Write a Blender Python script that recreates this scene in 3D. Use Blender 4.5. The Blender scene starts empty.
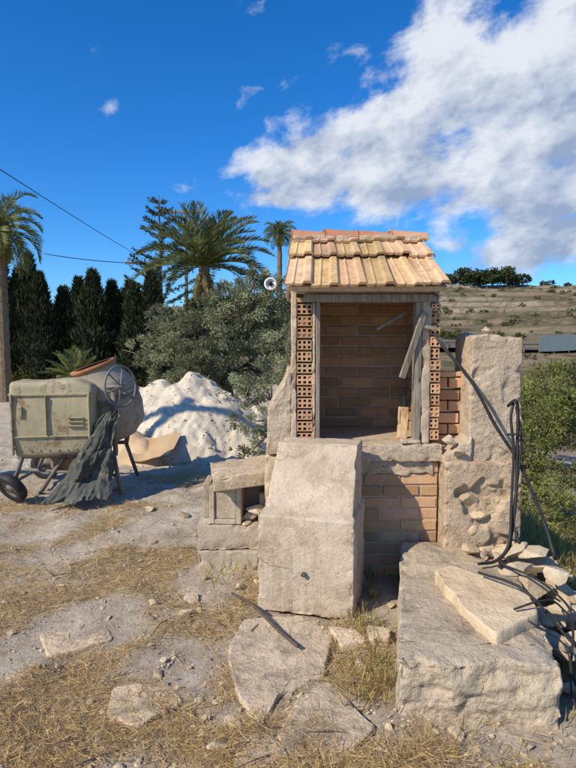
import bpy, math, random
import numpy as np
from mathutils import Vector, Matrix, Euler
rad=math.radians
rng=np.random.default_rng(7); random.seed(7)
scene=bpy.context.scene
scene.view_settings.view_transform='Standard'
try: scene.view_settings.look='None'
except Exception: pass
scene.view_settings.exposure=0

# ------------------------------------------------------------ noise
def _hash(ix,iy,iz,seed):
    h=(ix.astype(np.int64)*374761393+iy.astype(np.int64)*668265263+iz.astype(np.int64)*1274126177+seed*974634777)&0xffffffff
    h=((h^(h>>13))*1274126177)&0xffffffff
    h=((h^(h>>16))*2246822519)&0xffffffff
    h=h^(h>>15)
    return (h&0xffffff)/float(0xffffff)
def vn(x,y,z,seed=0):
    x=np.asarray(x,float);y=np.asarray(y,float)+x*0;z=np.asarray(z,float)+x*0
    ix=np.floor(x);iy=np.floor(y);iz=np.floor(z)
    fx=x-ix;fy=y-iy;fz=z-iz
    fx=fx*fx*(3-2*fx);fy=fy*fy*(3-2*fy);fz=fz*fz*(3-2*fz)
    r=0
    for a in (0,1):
        for b in (0,1):
            for c in (0,1):
                w=(fx if a else 1-fx)*(fy if b else 1-fy)*(fz if c else 1-fz)
                r=r+w*_hash(ix+a,iy+b,iz+c,seed)
    return r*2-1
def fbm(x,y,z=0,seed=0,oct=4,gain=.5):
    s=0;a=1;t=0;f=1
    for o in range(oct):
        s=s+a*vn(np.asarray(x)*f,np.asarray(y)*f,np.asarray(z)*f,seed+o*17);t+=a;a*=gain;f*=2.03
    return s/t
def S(t):
    t=np.clip(t,0,1);return t*t*(3-2*t)

# ------------------------------------------------------------ mesh helpers
def mk(name,V,F,mat,col=None,smooth=True,parent=None):
    V=np.asarray(V,np.float32).reshape(-1,3)
    me=bpy.data.meshes.new(name)
    if isinstance(F,np.ndarray):
        k=F.shape[1];n=F.shape[0]
        me.vertices.add(len(V));me.vertices.foreach_set('co',V.ravel())
        me.loops.add(n*k);me.loops.foreach_set('vertex_index',F.astype(np.int32).ravel())
        me.polygons.add(n);me.polygons.foreach_set('loop_start',np.arange(0,n*k,k,dtype=np.int32))
        try: me.polygons.foreach_set('loop_total',np.full(n,k,np.int32))
        except Exception: pass
    else:
        me.from_pydata(V.tolist(),[],[list(f) for f in F])
    me.update(calc_edges=True); me.validate()
    if col is not None:
        ca=me.color_attributes.new('Col','FLOAT_COLOR','POINT')
        c=np.ones((len(V),4),np.float32);c[:,:3]=np.asarray(col,np.float32).reshape(-1,3)
        ca.data.foreach_set('color',c.ravel())
    me.polygons.foreach_set('use_smooth',np.full(len(me.polygons),smooth))
    me.materials.append(mat)
    ob=bpy.data.objects.new(name,me);scene.collection.objects.link(ob)
    if parent is not None:
        ob.parent=parent;ob.matrix_parent_inverse=Matrix.Translation(-parent.location)
    return ob
def empty(name,loc):
    e=bpy.data.objects.new(name,None);e.location=loc;e.empty_display_size=.2
    scene.collection.objects.link(e);return e
class Acc:
    def __init__(s): s.V=[];s.F=[];s.C=[];s.n=0
    def add(s,V,F,c=None):
        V=np.asarray(V,float).reshape(-1,3)
        s.V.append(V)
        s.F+= [tuple(int(i)+s.n for i in f) for f in F]
        s.C.append(np.tile(np.array(c if c is not None else (1,1,1),float),(len(V),1)) if np.ndim(c)<2 else c)
        s.n+=len(V)
    def build(s,name,mat,smooth=False,parent=None):
        return mk(name,np.vstack(s.V),s.F,mat,np.vstack(s.C),smooth,parent)
def frame(u,n=None):
    u=np.array(u,float);u/=np.linalg.norm(u);return u
BOXF=[(0,3,2,1),(4,5,6,7),(0,1,5,4),(1,2,6,5),(2,3,7,6),(3,0,4,7)]
def box(x0,x1,y0,y1,z0,z1):
    return np.array([(x0,y0,z0),(x1,y0,z0),(x1,y1,z0),(x0,y1,z0),(x0,y0,z1),(x1,y0,z1),(x1,y1,z1),(x0,y1,z1)],float),BOXF
def bbox(x0,x1,y0,y1,z0,z1,b=.004):
    V=[];c=((x0+x1)/2,(y0+y1)/2,(z0+z1)/2);h=((x1-x0)/2,(y1-y0)/2,(z1-z0)/2)
    b=min(b,min(h)*.45);idx={}
    for sx in(-1,1):
        for sy in(-1,1):
            for sz in(-1,1):
                for a in range(3):
                    p=[sx*(h[0]-b),sy*(h[1]-b),sz*(h[2]-b)]
                    p[a]=(sx,sy,sz)[a]*h[a]
                    idx[(sx,sy,sz,a)]=len(V);V.append([c[i]+p[i] for i in range(3)])
    F=[]
    for a in range(3):
        o=[i for i in range(3) if i!=a]
        for s in(-1,1):
            q=[]
            for (p1,p2) in((-1,-1),(1,-1),(1,1),(-1,1)):
                t=[0,0,0];t[a]=s;t[o[0]]=p1;t[o[1]]=p2;q.append(idx[(t[0],t[1],t[2],a)])
            fl=(s>0)^(a==1)
            F.append(q if fl else q[::-1])
    for a in range(3):
        o=[i for i in range(3) if i!=a]
        for s1 in(-1,1):
            for s2 in(-1,1):
                def k(sa,ax):
                    t=[0,0,0];t[a]=sa;t[o[0]]=s1;t[o[1]]=s2;return idx[(t[0],t[1],t[2],ax)]
                F.append((k(-1,o[0]),k(1,o[0]),k(1,o[1]),k(-1,o[1])))
    for sx in(-1,1):
        for sy in(-1,1):
            for sz in(-1,1): F.append((idx[(sx,sy,sz,0)],idx[(sx,sy,sz,1)],idx[(sx,sy,sz,2)]))
    return np.array(V),F
def rotz(V,a,c=(0,0,0)):
    V=np.asarray(V,float)-np.array(c);ca,sa=math.cos(a),math.sin(a)
    W=V.copy();W[:,0]=V[:,0]*ca-V[:,1]*sa;W[:,1]=V[:,0]*sa+V[:,1]*ca
    return W+np.array(c)
def euler(V,ex,ey,ez,c=(0,0,0)):
    R=np.array(Euler((ex,ey,ez)).to_matrix());return (np.asarray(V)-np.array(c))@R.T+np.array(c)
def rbox(sx,sy,sz,r=.015,res=.02,amp=.006,freq=6,seed=0,chip=.02,warp=None,lo_=.7):
    h=np.array([sx,sy,sz])/2;VV=[];FF=[];n=0
    for a in range(3):
        o=[(a+1)%3,(a+2)%3]
        def ticks(hh):
            m=max(2,int(2*hh/res));t=np.linspace(-hh,hh,m+1)
            return np.unique(np.round(np.concatenate([t,[-hh+r*.35,-hh+r,hh-r,hh-r*.35]]),5))
        tu=ticks(h[o[0]]);tv=ticks(h[o[1]]);nu=len(tu)-1;nv=len(tv)-1
        uu,vv=np.meshgrid(tu,tv,indexing='ij')
        for s in(-1,1):
            P=np.zeros((nu+1,nv+1,3));P[...,a]=s*h[a];P[...,o[0]]=uu;P[...,o[1]]=vv
            ii=np.arange((nu+1)*(nv+1)).reshape(nu+1,nv+1)+n
            q=np.stack([ii[:-1,:-1],ii[1:,:-1],ii[1:,1:],ii[:-1,1:]],-1).reshape(-1,4)
            if s<0:q=q[:,::-1]
            VV.append(P.reshape(-1,3));FF.append(q);n+=(nu+1)*(nv+1)
    V=np.vstack(VV);F=np.vstack(FF)
    key=np.round(V,5);_,ix,inv=np.unique(key,axis=0,return_index=True,return_inverse=True)
    inv=inv.ravel();V=V[ix];F=inv[F]
    inner=np.clip(V,-(h-r),(h-r));d=V-inner;L=np.linalg.norm(d,axis=1,keepdims=True)+1e-9
    N=d/L
    V=inner+N*r
    e2=np.sort(h-np.abs(V),axis=1)[:,1]
    ed=np.exp(-e2/.022)
    s=seed*3.7
    nz=fbm(V[:,0]*freq+s,V[:,1]*freq,V[:,2]*freq,seed,5,.6)
    lo=fbm(V[:,0]*2+s,V[:,1]*2,V[:,2]*2+5,seed+3,2)
    ch=np.clip(fbm(V[:,0]*16+s,V[:,1]*16,V[:,2]*16,seed+9,3)-.08,0,1)
    pit=np.clip(fbm(V[:,0]*26+s,V[:,1]*26,V[:,2]*26,seed+19,2)-.35,0,1)
    V=V+N*(nz*amp+lo*amp*lo_-ch*ed*chip*2.2-pit*amp*1.5)[:,None]
    V[:,2]+=h[2]
    if warp is not None: V=warp(V)
    return V,F
def tube(P,R,sides=8,cap=True):
    P=np.asarray(P,float);n=len(P);R=np.broadcast_to(np.asarray(R,float),(n,))
    T=np.gradient(P,axis=0);T/=np.linalg.norm(T,axis=1,keepdims=True)+1e-9
    up=np.array([0,0,1.]) if abs(T[0][2])<.9 else np.array([1.,0,0])
    V=[];a=np.linspace(0,2*np.pi,sides,endpoint=False)
    x=np.cross(T[0],up);x/=np.linalg.norm(x)
    for i in range(n):
        x=x-T[i]*np.dot(x,T[i]);x/=np.linalg.norm(x)+1e-9;y=np.cross(T[i],x)
        V.append(P[i]+R[i]*(np.cos(a)[:,None]*x+np.sin(a)[:,None]*y))
    V=np.vstack(V);F=[]
    for i in range(n-1):
        for j in range(sides):
            k=(j+1)%sides;F.append((i*sides+j,i*sides+k,(i+1)*sides+k,(i+1)*sides+j))
    if cap:F.append(tuple(range(sides))[::-1]);F.append(tuple(range((n-1)*sides,n*sides)))
    return V,F
def spline(P,n=8):
    P=np.asarray(P,float);Q=np.vstack([2*P[0]-P[1],P,2*P[-1]-P[-2]]);o=[]
    for i in range(1,len(Q)-2):
        for t in np.linspace(0,1,n,endpoint=False):
            o.append(.5*((2*Q[i])+(-Q[i-1]+Q[i+1])*t+(2*Q[i-1]-5*Q[i]+4*Q[i+1]-Q[i+2])*t*t+(-Q[i-1]+3*Q[i]-3*Q[i+1]+Q[i+2])*t**3))
    o.append(P[-1]);return np.array(o)
def lathe(prof,axis_o,axis_d,sides=32):
    d=frame(axis_d);u=np.cross(d,(0,1,0.01));
    if np.linalg.norm(u)<.05:u=np.cross(d,(1,0,0))
    u/=np.linalg.norm(u);w=np.cross(d,u)
    a=np.linspace(0,2*np.pi,sides,endpoint=False);V=[]
    for r,t in prof: V.append(np.array(axis_o)+d*t+r*(np.cos(a)[:,None]*u+np.sin(a)[:,None]*w))
    F=[]
    for i in range(len(prof)-1):
        for j in range(sides):
            k=(j+1)%sides;F.append((i*sides+j,i*sides+k,(i+1)*sides+k,(i+1)*sides+j))
    return np.vstack(V),F
def leaves(P,D,L,W,C):
    n=len(P);D=D/(np.linalg.norm(D,axis=1,keepdims=True)+1e-9)
    s=np.cross(D,rng.normal(size=(n,3)));s/=np.linalg.norm(s,axis=1,keepdims=True)+1e-9
    L=np.broadcast_to(L,(n,))[:,None];W=np.broadcast_to(W,(n,))[:,None]
    V=np.stack([P,P+D*L*.5+s*W*.5,P+D*L,P+D*L*.5-s*W*.5],1).reshape(-1,3)
    F=np.arange(4*n).reshape(n,4);return V,F,np.repeat(C,4,axis=0)

# ------------------------------------------------------------ materials
class NT:
    def __init__(s,name):
        s.m=bpy.data.materials.new(name);s.m.use_nodes=True;s.t=s.m.node_tree;s.t.nodes.clear()
        s.out=s.n('ShaderNodeOutputMaterial');s.tc=s.n('ShaderNodeTexCoord')
    def n(s,ty,**k):
        x=s.t.nodes.new(ty)
        for a,b in k.items(): setattr(x,a,b)
        return x
    def l(s,a,b): s.t.links.new(a,b)
    def noise(s,scale,det=6,rough=.6,vec=None,dist=0):
        x=s.n('ShaderNodeTexNoise');x.inputs['Scale'].default_value=scale;x.inputs['Detail'].default_value=det
        x.inputs['Roughness'].default_value=rough;x.inputs['Distortion'].default_value=dist
        s.l(vec or s.tc.outputs['Object'],x.inputs['Vector']);return x.outputs['Fac']
    def mapped(s,sc):
        mp=s.n('ShaderNodeMapping');mp.inputs['Scale'].default_value=sc;s.l(s.tc.outputs['Object'],mp.inputs[0]);return mp.outputs[0]
    def ramp(s,v,a,b,ca=0,cb=1):
        x=s.n('ShaderNodeMapRange');x.inputs[1].default_value=a;x.inputs[2].default_value=b;x.inputs[3].default_value=ca;x.inputs[4].default_value=cb
        s.l(v,x.inputs[0]);return x.outputs[0]
    def mix(s,f,a,b,mode='MIX'):
        x=s.n('ShaderNodeMix',data_type='RGBA',blend_type=mode)
        for sock,v in((x.inputs[0],f),(x.inputs[6],a),(x.inputs[7],b)):
            if isinstance(v,(int,float)): sock.default_value=v
            elif isinstance(v,tuple): sock.default_value=(*v,1)
            else: s.l(v,sock)
        return x.outputs[2]
    def math(s,op,a,b=0):
        x=s.n('ShaderNodeMath',operation=op)
        for i,v in enumerate((a,b)):
            if isinstance(v,(int,float)): x.inputs[i].default_value=v
            else: s.l(v,x.inputs[i])
        return x.outputs[0]
    def attr(s):
        x=s.n('ShaderNodeAttribute');x.attribute_name='Col';return x.outputs['Color']
    def finish(s,col,rough=.9,bump=None,bs=.5,bd=.01,metal=0,spec=.25):
        p=s.n('ShaderNodeBsdfPrincipled')
        if isinstance(col,tuple): p.inputs['Base Color'].default_value=(*col,1)
        else: s.l(col,p.inputs['Base Color'])
        if isinstance(rough,(int,float)): p.inputs['Roughness'].default_value=rough
        else: s.l(rough,p.inputs['Roughness'])
        p.inputs['Metallic'].default_value=metal
        p.inputs['Specular IOR Level'].default_value=spec
        if bump is not None:
            b=s.n('ShaderNodeBump');b.inputs['Strength'].default_value=bs;b.inputs['Distance'].default_value=bd
            s.l(bump,b.inputs['Height']);s.l(b.outputs[0],p.inputs['Normal'])
        s.l(p.outputs[0],s.out.inputs[0]);return s.m
def mineral(name,c1,c2,stain,scale=5,fine=60,bs=.6,bd=.008,stainamt=.6,speck=.35,crack=0,streak=.3):
    wt=lambda q:(q[0]*1.12,q[1]*1.07,q[2]*1.0)
    c1,c2,stain=wt(c1),wt(c2),wt(stain)
    t=NT(name)
    c=t.mix(t.ramp(t.noise(scale,5,.65),.35,.65),c1,c2)
    c=t.mix(t.math('MULTIPLY',t.ramp(t.noise(scale*.6+1.3,7,.74,dist=.6),.5,.64),stainamt),c,stain)
    if streak: c=t.mix(t.math('MULTIPLY',t.ramp(t.noise(1,4,.7,t.mapped((22,22,2.2))),.54,.7),streak),c,stain)
    sp=t.noise(fine,3,.7)
    c=t.mix(t.ramp(sp,.57,.72,0,speck),c,tuple(x*.4 for x in c1))
    c=t.mix(t.ramp(sp,.43,.30,0,speck),c,tuple(min(.8,x*1.55) for x in c1))
    h=t.math('ADD',t.noise(scale*5,6,.72),t.math('MULTIPLY',sp,-.6))
    if crack:
        nv=t.n('ShaderNodeTexNoise');nv.inputs['Scale'].default_value=7;nv.inputs['Detail'].default_value=4;t.l(t.tc.outputs['Object'],nv.inputs[0])
        vm=t.n('ShaderNodeVectorMath',operation='MULTIPLY_ADD');t.l(nv.outputs['Color'],vm.inputs[0]);vm.inputs[1].default_value=(.35,.35,.35);t.l(t.tc.outputs['Object'],vm.inputs[2])
        v=t.n('ShaderNodeTexVoronoi',feature='DISTANCE_TO_EDGE');v.inputs['Scale'].default_value=crack;t.l(vm.outputs[0],v.inputs['Vector'])
        cm=t.math('MULTIPLY',t.ramp(v.outputs['Distance'],.0,.009,1,0),t.ramp(t.noise(3.1,2),.50,.60))
        c=t.mix(t.math('MULTIPLY',cm,.6),c,tuple(x*.3 for x in c1));h=t.math('SUBTRACT',h,t.math('MULTIPLY',cm,.4))
    c=t.mix(1.0,c,t.attr(),'MULTIPLY')
    return t.finish(c,.93,h,bs,bd)
M={}
M['concrete']=mineral('old_concrete',(.45,.365,.27),(.55,.46,.355),(.27,.205,.14),4,75,.8,.010,.7,.5,1.6,.5)
M['slab']=mineral('weathered_concrete',(.42,.34,.245),(.54,.45,.335),(.17,.14,.105),4,60,1,.014,.8,.6,1.9)
M['plaster']=mineral('mortar',(.48,.385,.28),(.56,.46,.35),(.31,.225,.145),7,55,1,.014,.75,.5,2.0)
M['greyblock']=mineral('grey_concrete',(.41,.35,.27),(.49,.43,.34),(.25,.20,.15),6,90,.9,.009,.6,.45)
M['brick']=mineral('clay_brick',(.50,.28,.145),(.58,.36,.21),(.42,.31,.20),9,90,.7,.006,.6,.4,0,0)
M['tile']=mineral('clay_roof_tile',(.53,.345,.19),(.64,.46,.285),(.30,.20,.115),11,90,.6,.005,.7,.45,0,0)
M['ridge']=mineral('red_clay',(.48,.19,.10),(.54,.26,.15),(.38,.24,.14),9,90,.5,.004,.55,.3,0,0)
M['mortar']=mineral('joint_mortar',(.42,.335,.24),(.50,.41,.30),(.26,.195,.135),8,80,.9,.009,.55)
M['stone']=mineral('limestone',(.50,.41,.29),(.60,.52,.40),(.37,.265,.165),5,60,.9,.012,.6,.4)
M['sand']=mineral('quarry_gravel',(.56,.49,.39),(.66,.59,.49),(.44,.36,.27),3,55,1,.018,.45,.5,0,0)
M['ysand']=mineral('yellow_sand',(.57,.41,.25),(.62,.47,.30),(.47,.33,.20),4,120,.5,.006,.3,.3,0,0)
M['card']=mineral('cardboard',(.42,.29,.17),(.47,.34,.21),(.33,.22,.13),4,120,.3,.003,.4,.15,0,.2)
def wood(name,c1,c2):
    t=NT(name)
    f=t.noise(2,5,.7,t.mapped((30,30,3)));c=t.mix(t.ramp(f,.35,.65),c1,c2);return t.finish(c,.85,f,.6,.004)
M['wood']=wood('weathered_wood',(.16,.125,.09),(.35,.29,.22))
M['darkwood']=wood('dark_wood',(.07,.05,.035),(.14,.10,.07))
def paint(name,c1,c2,rust,amt=.55,rough=.6,thr=.55,bs=.25,sc=9):
    t=NT(name);c=t.mix(t.ramp(t.noise(4,5,.6),.3,.7),c1,c2)
    c=t.mix(t.math('MULTIPLY',t.ramp(t.noise(sc,7,.78,dist=.5),thr,thr+.08),amt),c,rust)
    c=t.mix(t.ramp(t.noise(1,4,.7,t.mapped((30,30,2.5))),.55,.7,0,amt*.6),c,rust)
    return t.finish(c,rough,t.noise(40,4,.7),bs,.004,0,.35)
M['mixpaint']=paint('faded_khaki_paint',(.35,.30,.17),(.46,.39,.24),(.23,.13,.065),.75,.7,.52,.4,6)
M['mixdrum']=paint('cement_crusted_steel',(.33,.28,.19),(.44,.38,.28),(.25,.13,.065),.7,.85,.53,.9)
M['rust']=paint('rusty_steel',(.32,.13,.05),(.42,.19,.08),(.16,.07,.03),.7,.85)
M['steel']=paint('dull_steel',(.16,.14,.12),(.22,.19,.16),(.14,.07,.04),.7,.6)
M['rubber']=paint('black_rubber',(.018,.018,.018),(.03,.028,.026),(.09,.075,.06),.4,.6,.55)
M['tarp']=paint('dark_tarp',(.05,.055,.045),(.085,.088,.072),(.24,.19,.13),.6,.8,.54,.6)
M['white']=paint('white_plastic',(.7,.7,.68),(.75,.75,.72),(.5,.48,.42),.4,.5)
M['black']=paint('dark_hole',(.012,.01,.009),(.015,.013,.011),(.012,.01,.009),.1,.9)
M['asphalt']=paint('asphalt',(.05,.05,.052),(.07,.07,.07),(.1,.09,.08),.3,.9)
M['roadpaint']=paint('road_paint',(.7,.7,.68),(.75,.75,.72),(.4,.4,.38),.4,.7)
M['net']=paint('grey_green_netting',(.15,.19,.20),(.20,.24,.24),(.10,.13,.13),.4,.8)
def leafmat(name,base,trans=.35):
    t=NT(name);c=t.mix(1.0,base,t.attr(),'MULTIPLY')
    d=t.n('ShaderNodeBsdfPrincipled');d.inputs['Roughness'].default_value=.6;d.inputs['Specular IOR Level'].default_value=.3;t.l(c,d.inputs['Base Color'])
    tr=t.n('ShaderNodeBsdfTranslucent');t.l(c,tr.inputs['Color'])
    mx=t.n('ShaderNodeMixShader');mx.inputs[0].default_value=trans;t.l(d.outputs[0],mx.inputs[1]);t.l(tr.outputs[0],mx.inputs[2]);t.l(mx.outputs[0],t.out.inputs[0]);return t.m
M['olive']=leafmat('olive_leaves',(.32,.33,.18))
M['cypress']=leafmat('cypress_leaves',(.045,.056,.020),.15)
M['palm']=leafmat('palm_leaves',(.17,.19,.065),.3)
M['pine']=leafmat('pine_needles',(.06,.085,.055),.15)
M['bush']=leafmat('shrub_leaves',(.22,.225,.055),.3)
M['straw']=leafmat('straw',(.66,.48,.235),.3)
M['grass']=leafmat('grass_blades',(.22,.23,.05),.35)
M['bark']=mineral('bark',(.16,.12,.08),(.25,.19,.13),(.08,.06,.04),9,50,1,.02,.6)

# ------------------------------------------------------------ terrain
def H0(x,y):
    base=np.interp(y,[-400,0,22,40,60,75,105,130,162,230,600,2000],[0,0,0,-1.6,.3,1.4,4.6,8.5,15.6,15.2,-10,-25])
    hf=.45+.55*S((x+50)/90)
    base=np.where(y>75,1.4+(base-1.4)*hf,base)
    big=fbm(x/32,y/32,0,5,4)*2.2*S((y-30)/60)
    st=1.55;z=base+big
    k=np.floor(z/st);f=z/st-k
    terr=(k+S((f-.72)/.28)*1.0)*st
    w=np.clip(.55+.9*fbm(x/22,y/14,0,8,3),.1,.95)
    z=np.where((y>78)&(y<190),z*(1-w)+terr*w,z)
    z=z+.16*fbm(x*.5,y*.5,0,6,3)*S((y-60)/20)
    drop=-1.9*S((x-1.55)/3.2)*S((y-2.6)/2.6)*(1-S((y-34)/22))
    drop+=-1.0*S((x-3.5)/8)*S((y-4)/5)*(1-S((y-34)/22))
    return z+drop
def H(x,y):
    x=np.asarray(x,float);y=np.asarray(y,float)
    near=1-S((np.hypot(x,y)-12)/25)
    n=fbm(x*.9,y*.9,0,11,3)*.05+fbm(x*4,y*4,0,12,4)*.036+np.abs(fbm(x*15,y*15,0,13,2))*.016
    n=n+.05*fbm(x*.35,y*.35,0,15,2)
    return H0(x,y)+n*near-.012
def axis(parts):
    o=[]
    for p in parts:o+=list(p)
    return np.unique(np.round(o,4))
def grow(a,b,s0,s1):
    o=[a];d=s0;sg=1 if b>a else -1;L=abs(b-a)
    while abs(o[-1]-a)<L:
        t=abs(o[-1]-a)/L;d=s0+(s1-s0)*t;o.append(o[-1]+sg*d)
    return o
xs=axis([np.arange(-4,2.6,.028),grow(2.6,20,.035,.6),np.arange(20,150,1.6),grow(150,1800,4,300),grow(-4,-20,.035,.8),np.arange(-150,-20,3.),grow(-150,-1800,5,300)])
ys=axis([np.arange(1.5,7.5,.028),grow(7.5,30,.035,.7),np.arange(30,78,.9),np.arange(78,170,.45),grow(170,2200,1,300),grow(1.5,-300,.1,60)])
X,Y=np.meshgrid(xs,ys,indexing='ij');Z=H(X,Y)
def blob(x,y,L):
    r=0
    for cx,cy,sx,sy,a in L: r=r+a*np.exp(-((x-cx)/sx)**2-((y-cy)/sy)**2)
    return r
STR=[(-1.9,3.5,.7,.5,.6),(-1.0,4.1,.45,.25,.55),(-.75,2.3,.55,.25,.7),(.75,2.05,.6,.22,.9),(.35,2.75,.2,.35,.6),(-.4,3.0,.12,.4,.3),(-1.3,2.5,.5,.3,.5),(-2.6,4.3,.8,.4,.35),
     (-1.1,3.15,.45,.2,-.4),(-1.4,5.2,1.8,.6,-.3),(-.5,2.6,.2,.2,-.05),(-1,7.5,4,1.5,-.6),(-4,10,6,3,-.6)]
def straw(x,y):
    return np.clip((fbm(x*1.9,y*1.9,0,21,4)*1.5+blob(x,y,STR)+.10+.3*fbm(x*9,y*9,0,22,3))*1.9+.1,0,1)*(1-S((y-7)/4))
def green(x,y):
    g=S((x-1.5)/1.2)*S((y-2.6)/1.0)*np.clip(.65+.7*fbm(x*.8,y*.8,0,31,3),0,1)
    return np.clip(np.where(y>18,S((y-18)/6),g),0,1)
gx=np.gradient(Z,xs,axis=0);gy=np.gradient(Z,ys,axis=1);slope=np.hypot(gx,gy)*(Y>76)
C=np.stack([straw(X,Y),green(X,Y),np.clip((slope-.50)*2.2,0,1)],-1)
nx,ny=X.shape;ii=np.arange(nx*ny).reshape(nx,ny)
Fg=np.stack([ii[:-1,:-1],ii[1:,:-1],ii[1:,1:],ii[:-1,1:]],-1).reshape(-1,4)
t=NT('dry_ground')
sep=t.n('ShaderNodeSeparateColor');t.l(t.attr(),sep.inputs[0])
c=t.mix(t.ramp(t.noise(1.6,7,.65),.38,.62),(.48,.375,.265),(.66,.55,.42))
c=t.mix(t.ramp(t.noise(5,8,.75,dist=.5),.5,.62,0,.75),c,(.38,.28,.18))
c=t.mix(t.ramp(t.noise(13,5,.7),.56,.66,0,.55),c,(.70,.61,.48))
fn=t.noise(50,5,.75)
c=t.mix(t.ramp(fn,.55,.68,0,.65),c,(.22,.16,.105))
c=t.mix(t.ramp(fn,.42,.30,0,.75),c,(.72,.64,.52))
stm=t.math('MULTIPLY',sep.outputs[0],t.ramp(t.noise(26,5,.8),.3,.55))
sc=t.mix(t.ramp(t.noise(60,4,.8,dist=1),.4,.6),(.22,.145,.07),(.54,.40,.21))
c=t.mix(t.math('MULTIPLY',stm,.85),c,sc)
gc=t.mix(t.ramp(t.noise(.35,9,.8),.44,.56),(.075,.07,.032),(.24,.17,.10))
gc=t.mix(t.ramp(t.noise(.08,3,.6),.48,.6,0,.5),gc,(.30,.22,.14))
gc=t.mix(t.ramp(t.noise(1,5,.7,t.mapped((.03,.14,.3))),.50,.58,0,.65),gc,(.09,.085,.04))
c=t.mix(sep.outputs[1],c,gc)
c=t.mix(t.math('MULTIPLY',sep.outputs[2],t.ramp(t.noise(.8,6,.85),.40,.55,.15,.9)),c,(.34,.275,.20))
h=t.math('ADD',t.noise(14,8,.78),t.math('MULTIPLY',fn,-.55))
GM=t.finish(c,.95,h,1.0,.022,0,.15)
mk('ground',np.stack([X,Y,Z],-1).reshape(-1,3),Fg,GM,C.reshape(-1,3))
def gz(x,y):return float(H(np.array([x]),np.array([y]))[0])

# ------------------------------------------------------------ brick helpers
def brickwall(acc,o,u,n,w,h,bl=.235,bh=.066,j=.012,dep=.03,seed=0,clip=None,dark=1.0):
    r=random.Random(seed);u=np.array(u,float);n=np.array(n,float);o=np.array(o,float);z=0;k=0
    while z+bh*.4<h:
        hh=min(bh,h-z);x=-(k%2)*bl/2-r.random()*.02
        while x<w:
            a=max(0,x);b=min(w,x+bl)
            if b-a>.02 and not (clip and clip((a+b)/2,z)):
                V,F=bbox(a,b,0,dep,z,z+hh,.004)
                V=V+np.array([r.uniform(-.002,.002),r.uniform(-.005,.004),r.uniform(-.0025,.0025)])
                V[:,2]+=(V[:,0]-(a+b)/2)*r.uniform(-.012,.012)
                P=o+V[:,0:1]*u-V[:,1:2]*n+V[:,2:3]*np.array([0,0,1.])
                if np.dot(np.cross(u,(0,0,1)),n)<0: F=[f[::-1] for f in F]
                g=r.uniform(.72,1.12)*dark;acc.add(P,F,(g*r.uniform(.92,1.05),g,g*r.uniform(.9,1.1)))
            x+=bl+j
        z+=bh+j;k+=1
def perforated(acc,x0,x1,y,z0,z1,nx_,course=.078,seed=0,depth=.06):
    r=random.Random(seed);z=z0
    while z+.02<z1:
        zt=min(z+course-.014,z1);yy=y+r.uniform(-.006,.004);g=r.uniform(.75,1.1);col=(g,g*r.uniform(.95,1.05),g)
        nz=2;xe=[x0+r.uniform(-.004,.004),x1+r.uniform(-.004,.004)]
        V=[];F=[]
        def add(vs,fs):
            k=len(V);V.extend(vs);F.extend([tuple(i+k for i in f) for f in fs])
        wt=.0068
        X_=np.linspace(xe[0],xe[1],nx_+1);Z_=np.linspace(z,zt,nz+1)
        for i in range(nx_):
            for jz in range(nz):
                a,b,c_,d=X_[i],X_[i+1],Z_[jz],Z_[jz+1]
                o=[(a,yy,c_),(b,yy,c_),(b,yy,d),(a,yy,d)]
                q=[(a+wt,yy,c_+wt),(b-wt,yy,c_+wt),(b-wt,yy,d-wt),(a+wt,yy,d-wt)]
                dd=depth if r.random()>.18 else .008
                p=[(x_,yy+dd,z_) for x_,_,z_ in q]
                fs=[(k,(k+1)%4,(k+1)%4+4,k+4) for k in range(4)]+[(k+4,(k+1)%4+4,(k+1)%4+8,k+8) for k in range(4)]+[(8,9,10,11)]
                add(o+q+p,fs)
        bv,bf=box(xe[0],xe[1],yy,yy+depth+.02,z,zt)
        add([tuple(v) for v in bv],[bf[0],bf[1],bf[3],bf[4],bf[5]])
        acc.add(V,F,col);z+=course

# ------------------------------------------------------------ well house
hut=empty('brick_well_house',(.49,4.1,0))
YF=3.75
a=Acc();V,F=box(.01,.985,YF+.008,4.62,-.15,.78);a.add(V,F);a.build('base_core',M['mortar'],parent=hut)
a=Acc();brickwall(a,(.01,YF,0.0),(1,0,0),(0,-1,0),.975,.78,seed=3,dark=.95)
brickwall(a,(.01-.004,YF+.87,0),(0,-1,0),(-1,0,0),.86,.78,seed=4)
a.build('base_bricks',M['brick'],parent=hut)
def rb(name,x0,x1,y0,y1,z0,z1,mat,parent,seed=1,amp=.004,r=.008,res=.014,chip=.02,rot=0,warp=None,col=(1,1,1),freq=8,tilt=(0,0)):
    V,F=rbox(x1-x0,y1-y0,z1-z0,r,res,amp,freq,seed,chip,warp)
    if rot or tilt!=(0,0): V=euler(V,tilt[0],tilt[1],rot)
    V=V+np.array([(x0+x1)/2,(y0+y1)/2,z0]);return mk(name,V,F,mat,np.tile(col,(len(V),1)),parent=parent)
rb('sill',-.01,1.0,YF-.05,YF+.17,.782,.895,M['plaster'],hut,3,.006,.008,.010,.035)
def wsr(V):
    V=V.copy();lowr=.05*fbm(V[:,0]*7,V[:,0]*0,0,39,4);V[:,2]=np.where(V[:,2]<.045,V[:,2]+lowr,V[:,2]);return V
rb('sill_render',.30,.95,YF-.016,YF+.05,.69,.79,M['mortar'],hut,37,.006,.005,.010,.05,warp=wsr)
a=Acc()
for bx in((.035,.165,YF+.07,4.55,.90,1.90),(.905,.985,YF+.07,4.55,.90,1.90),(.165,.905,4.43,4.55,.90,1.90),(.165,.905,YF+.17,4.43,.80,.90)):
    V,F=box(*bx);a.add(V,F)
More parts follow.
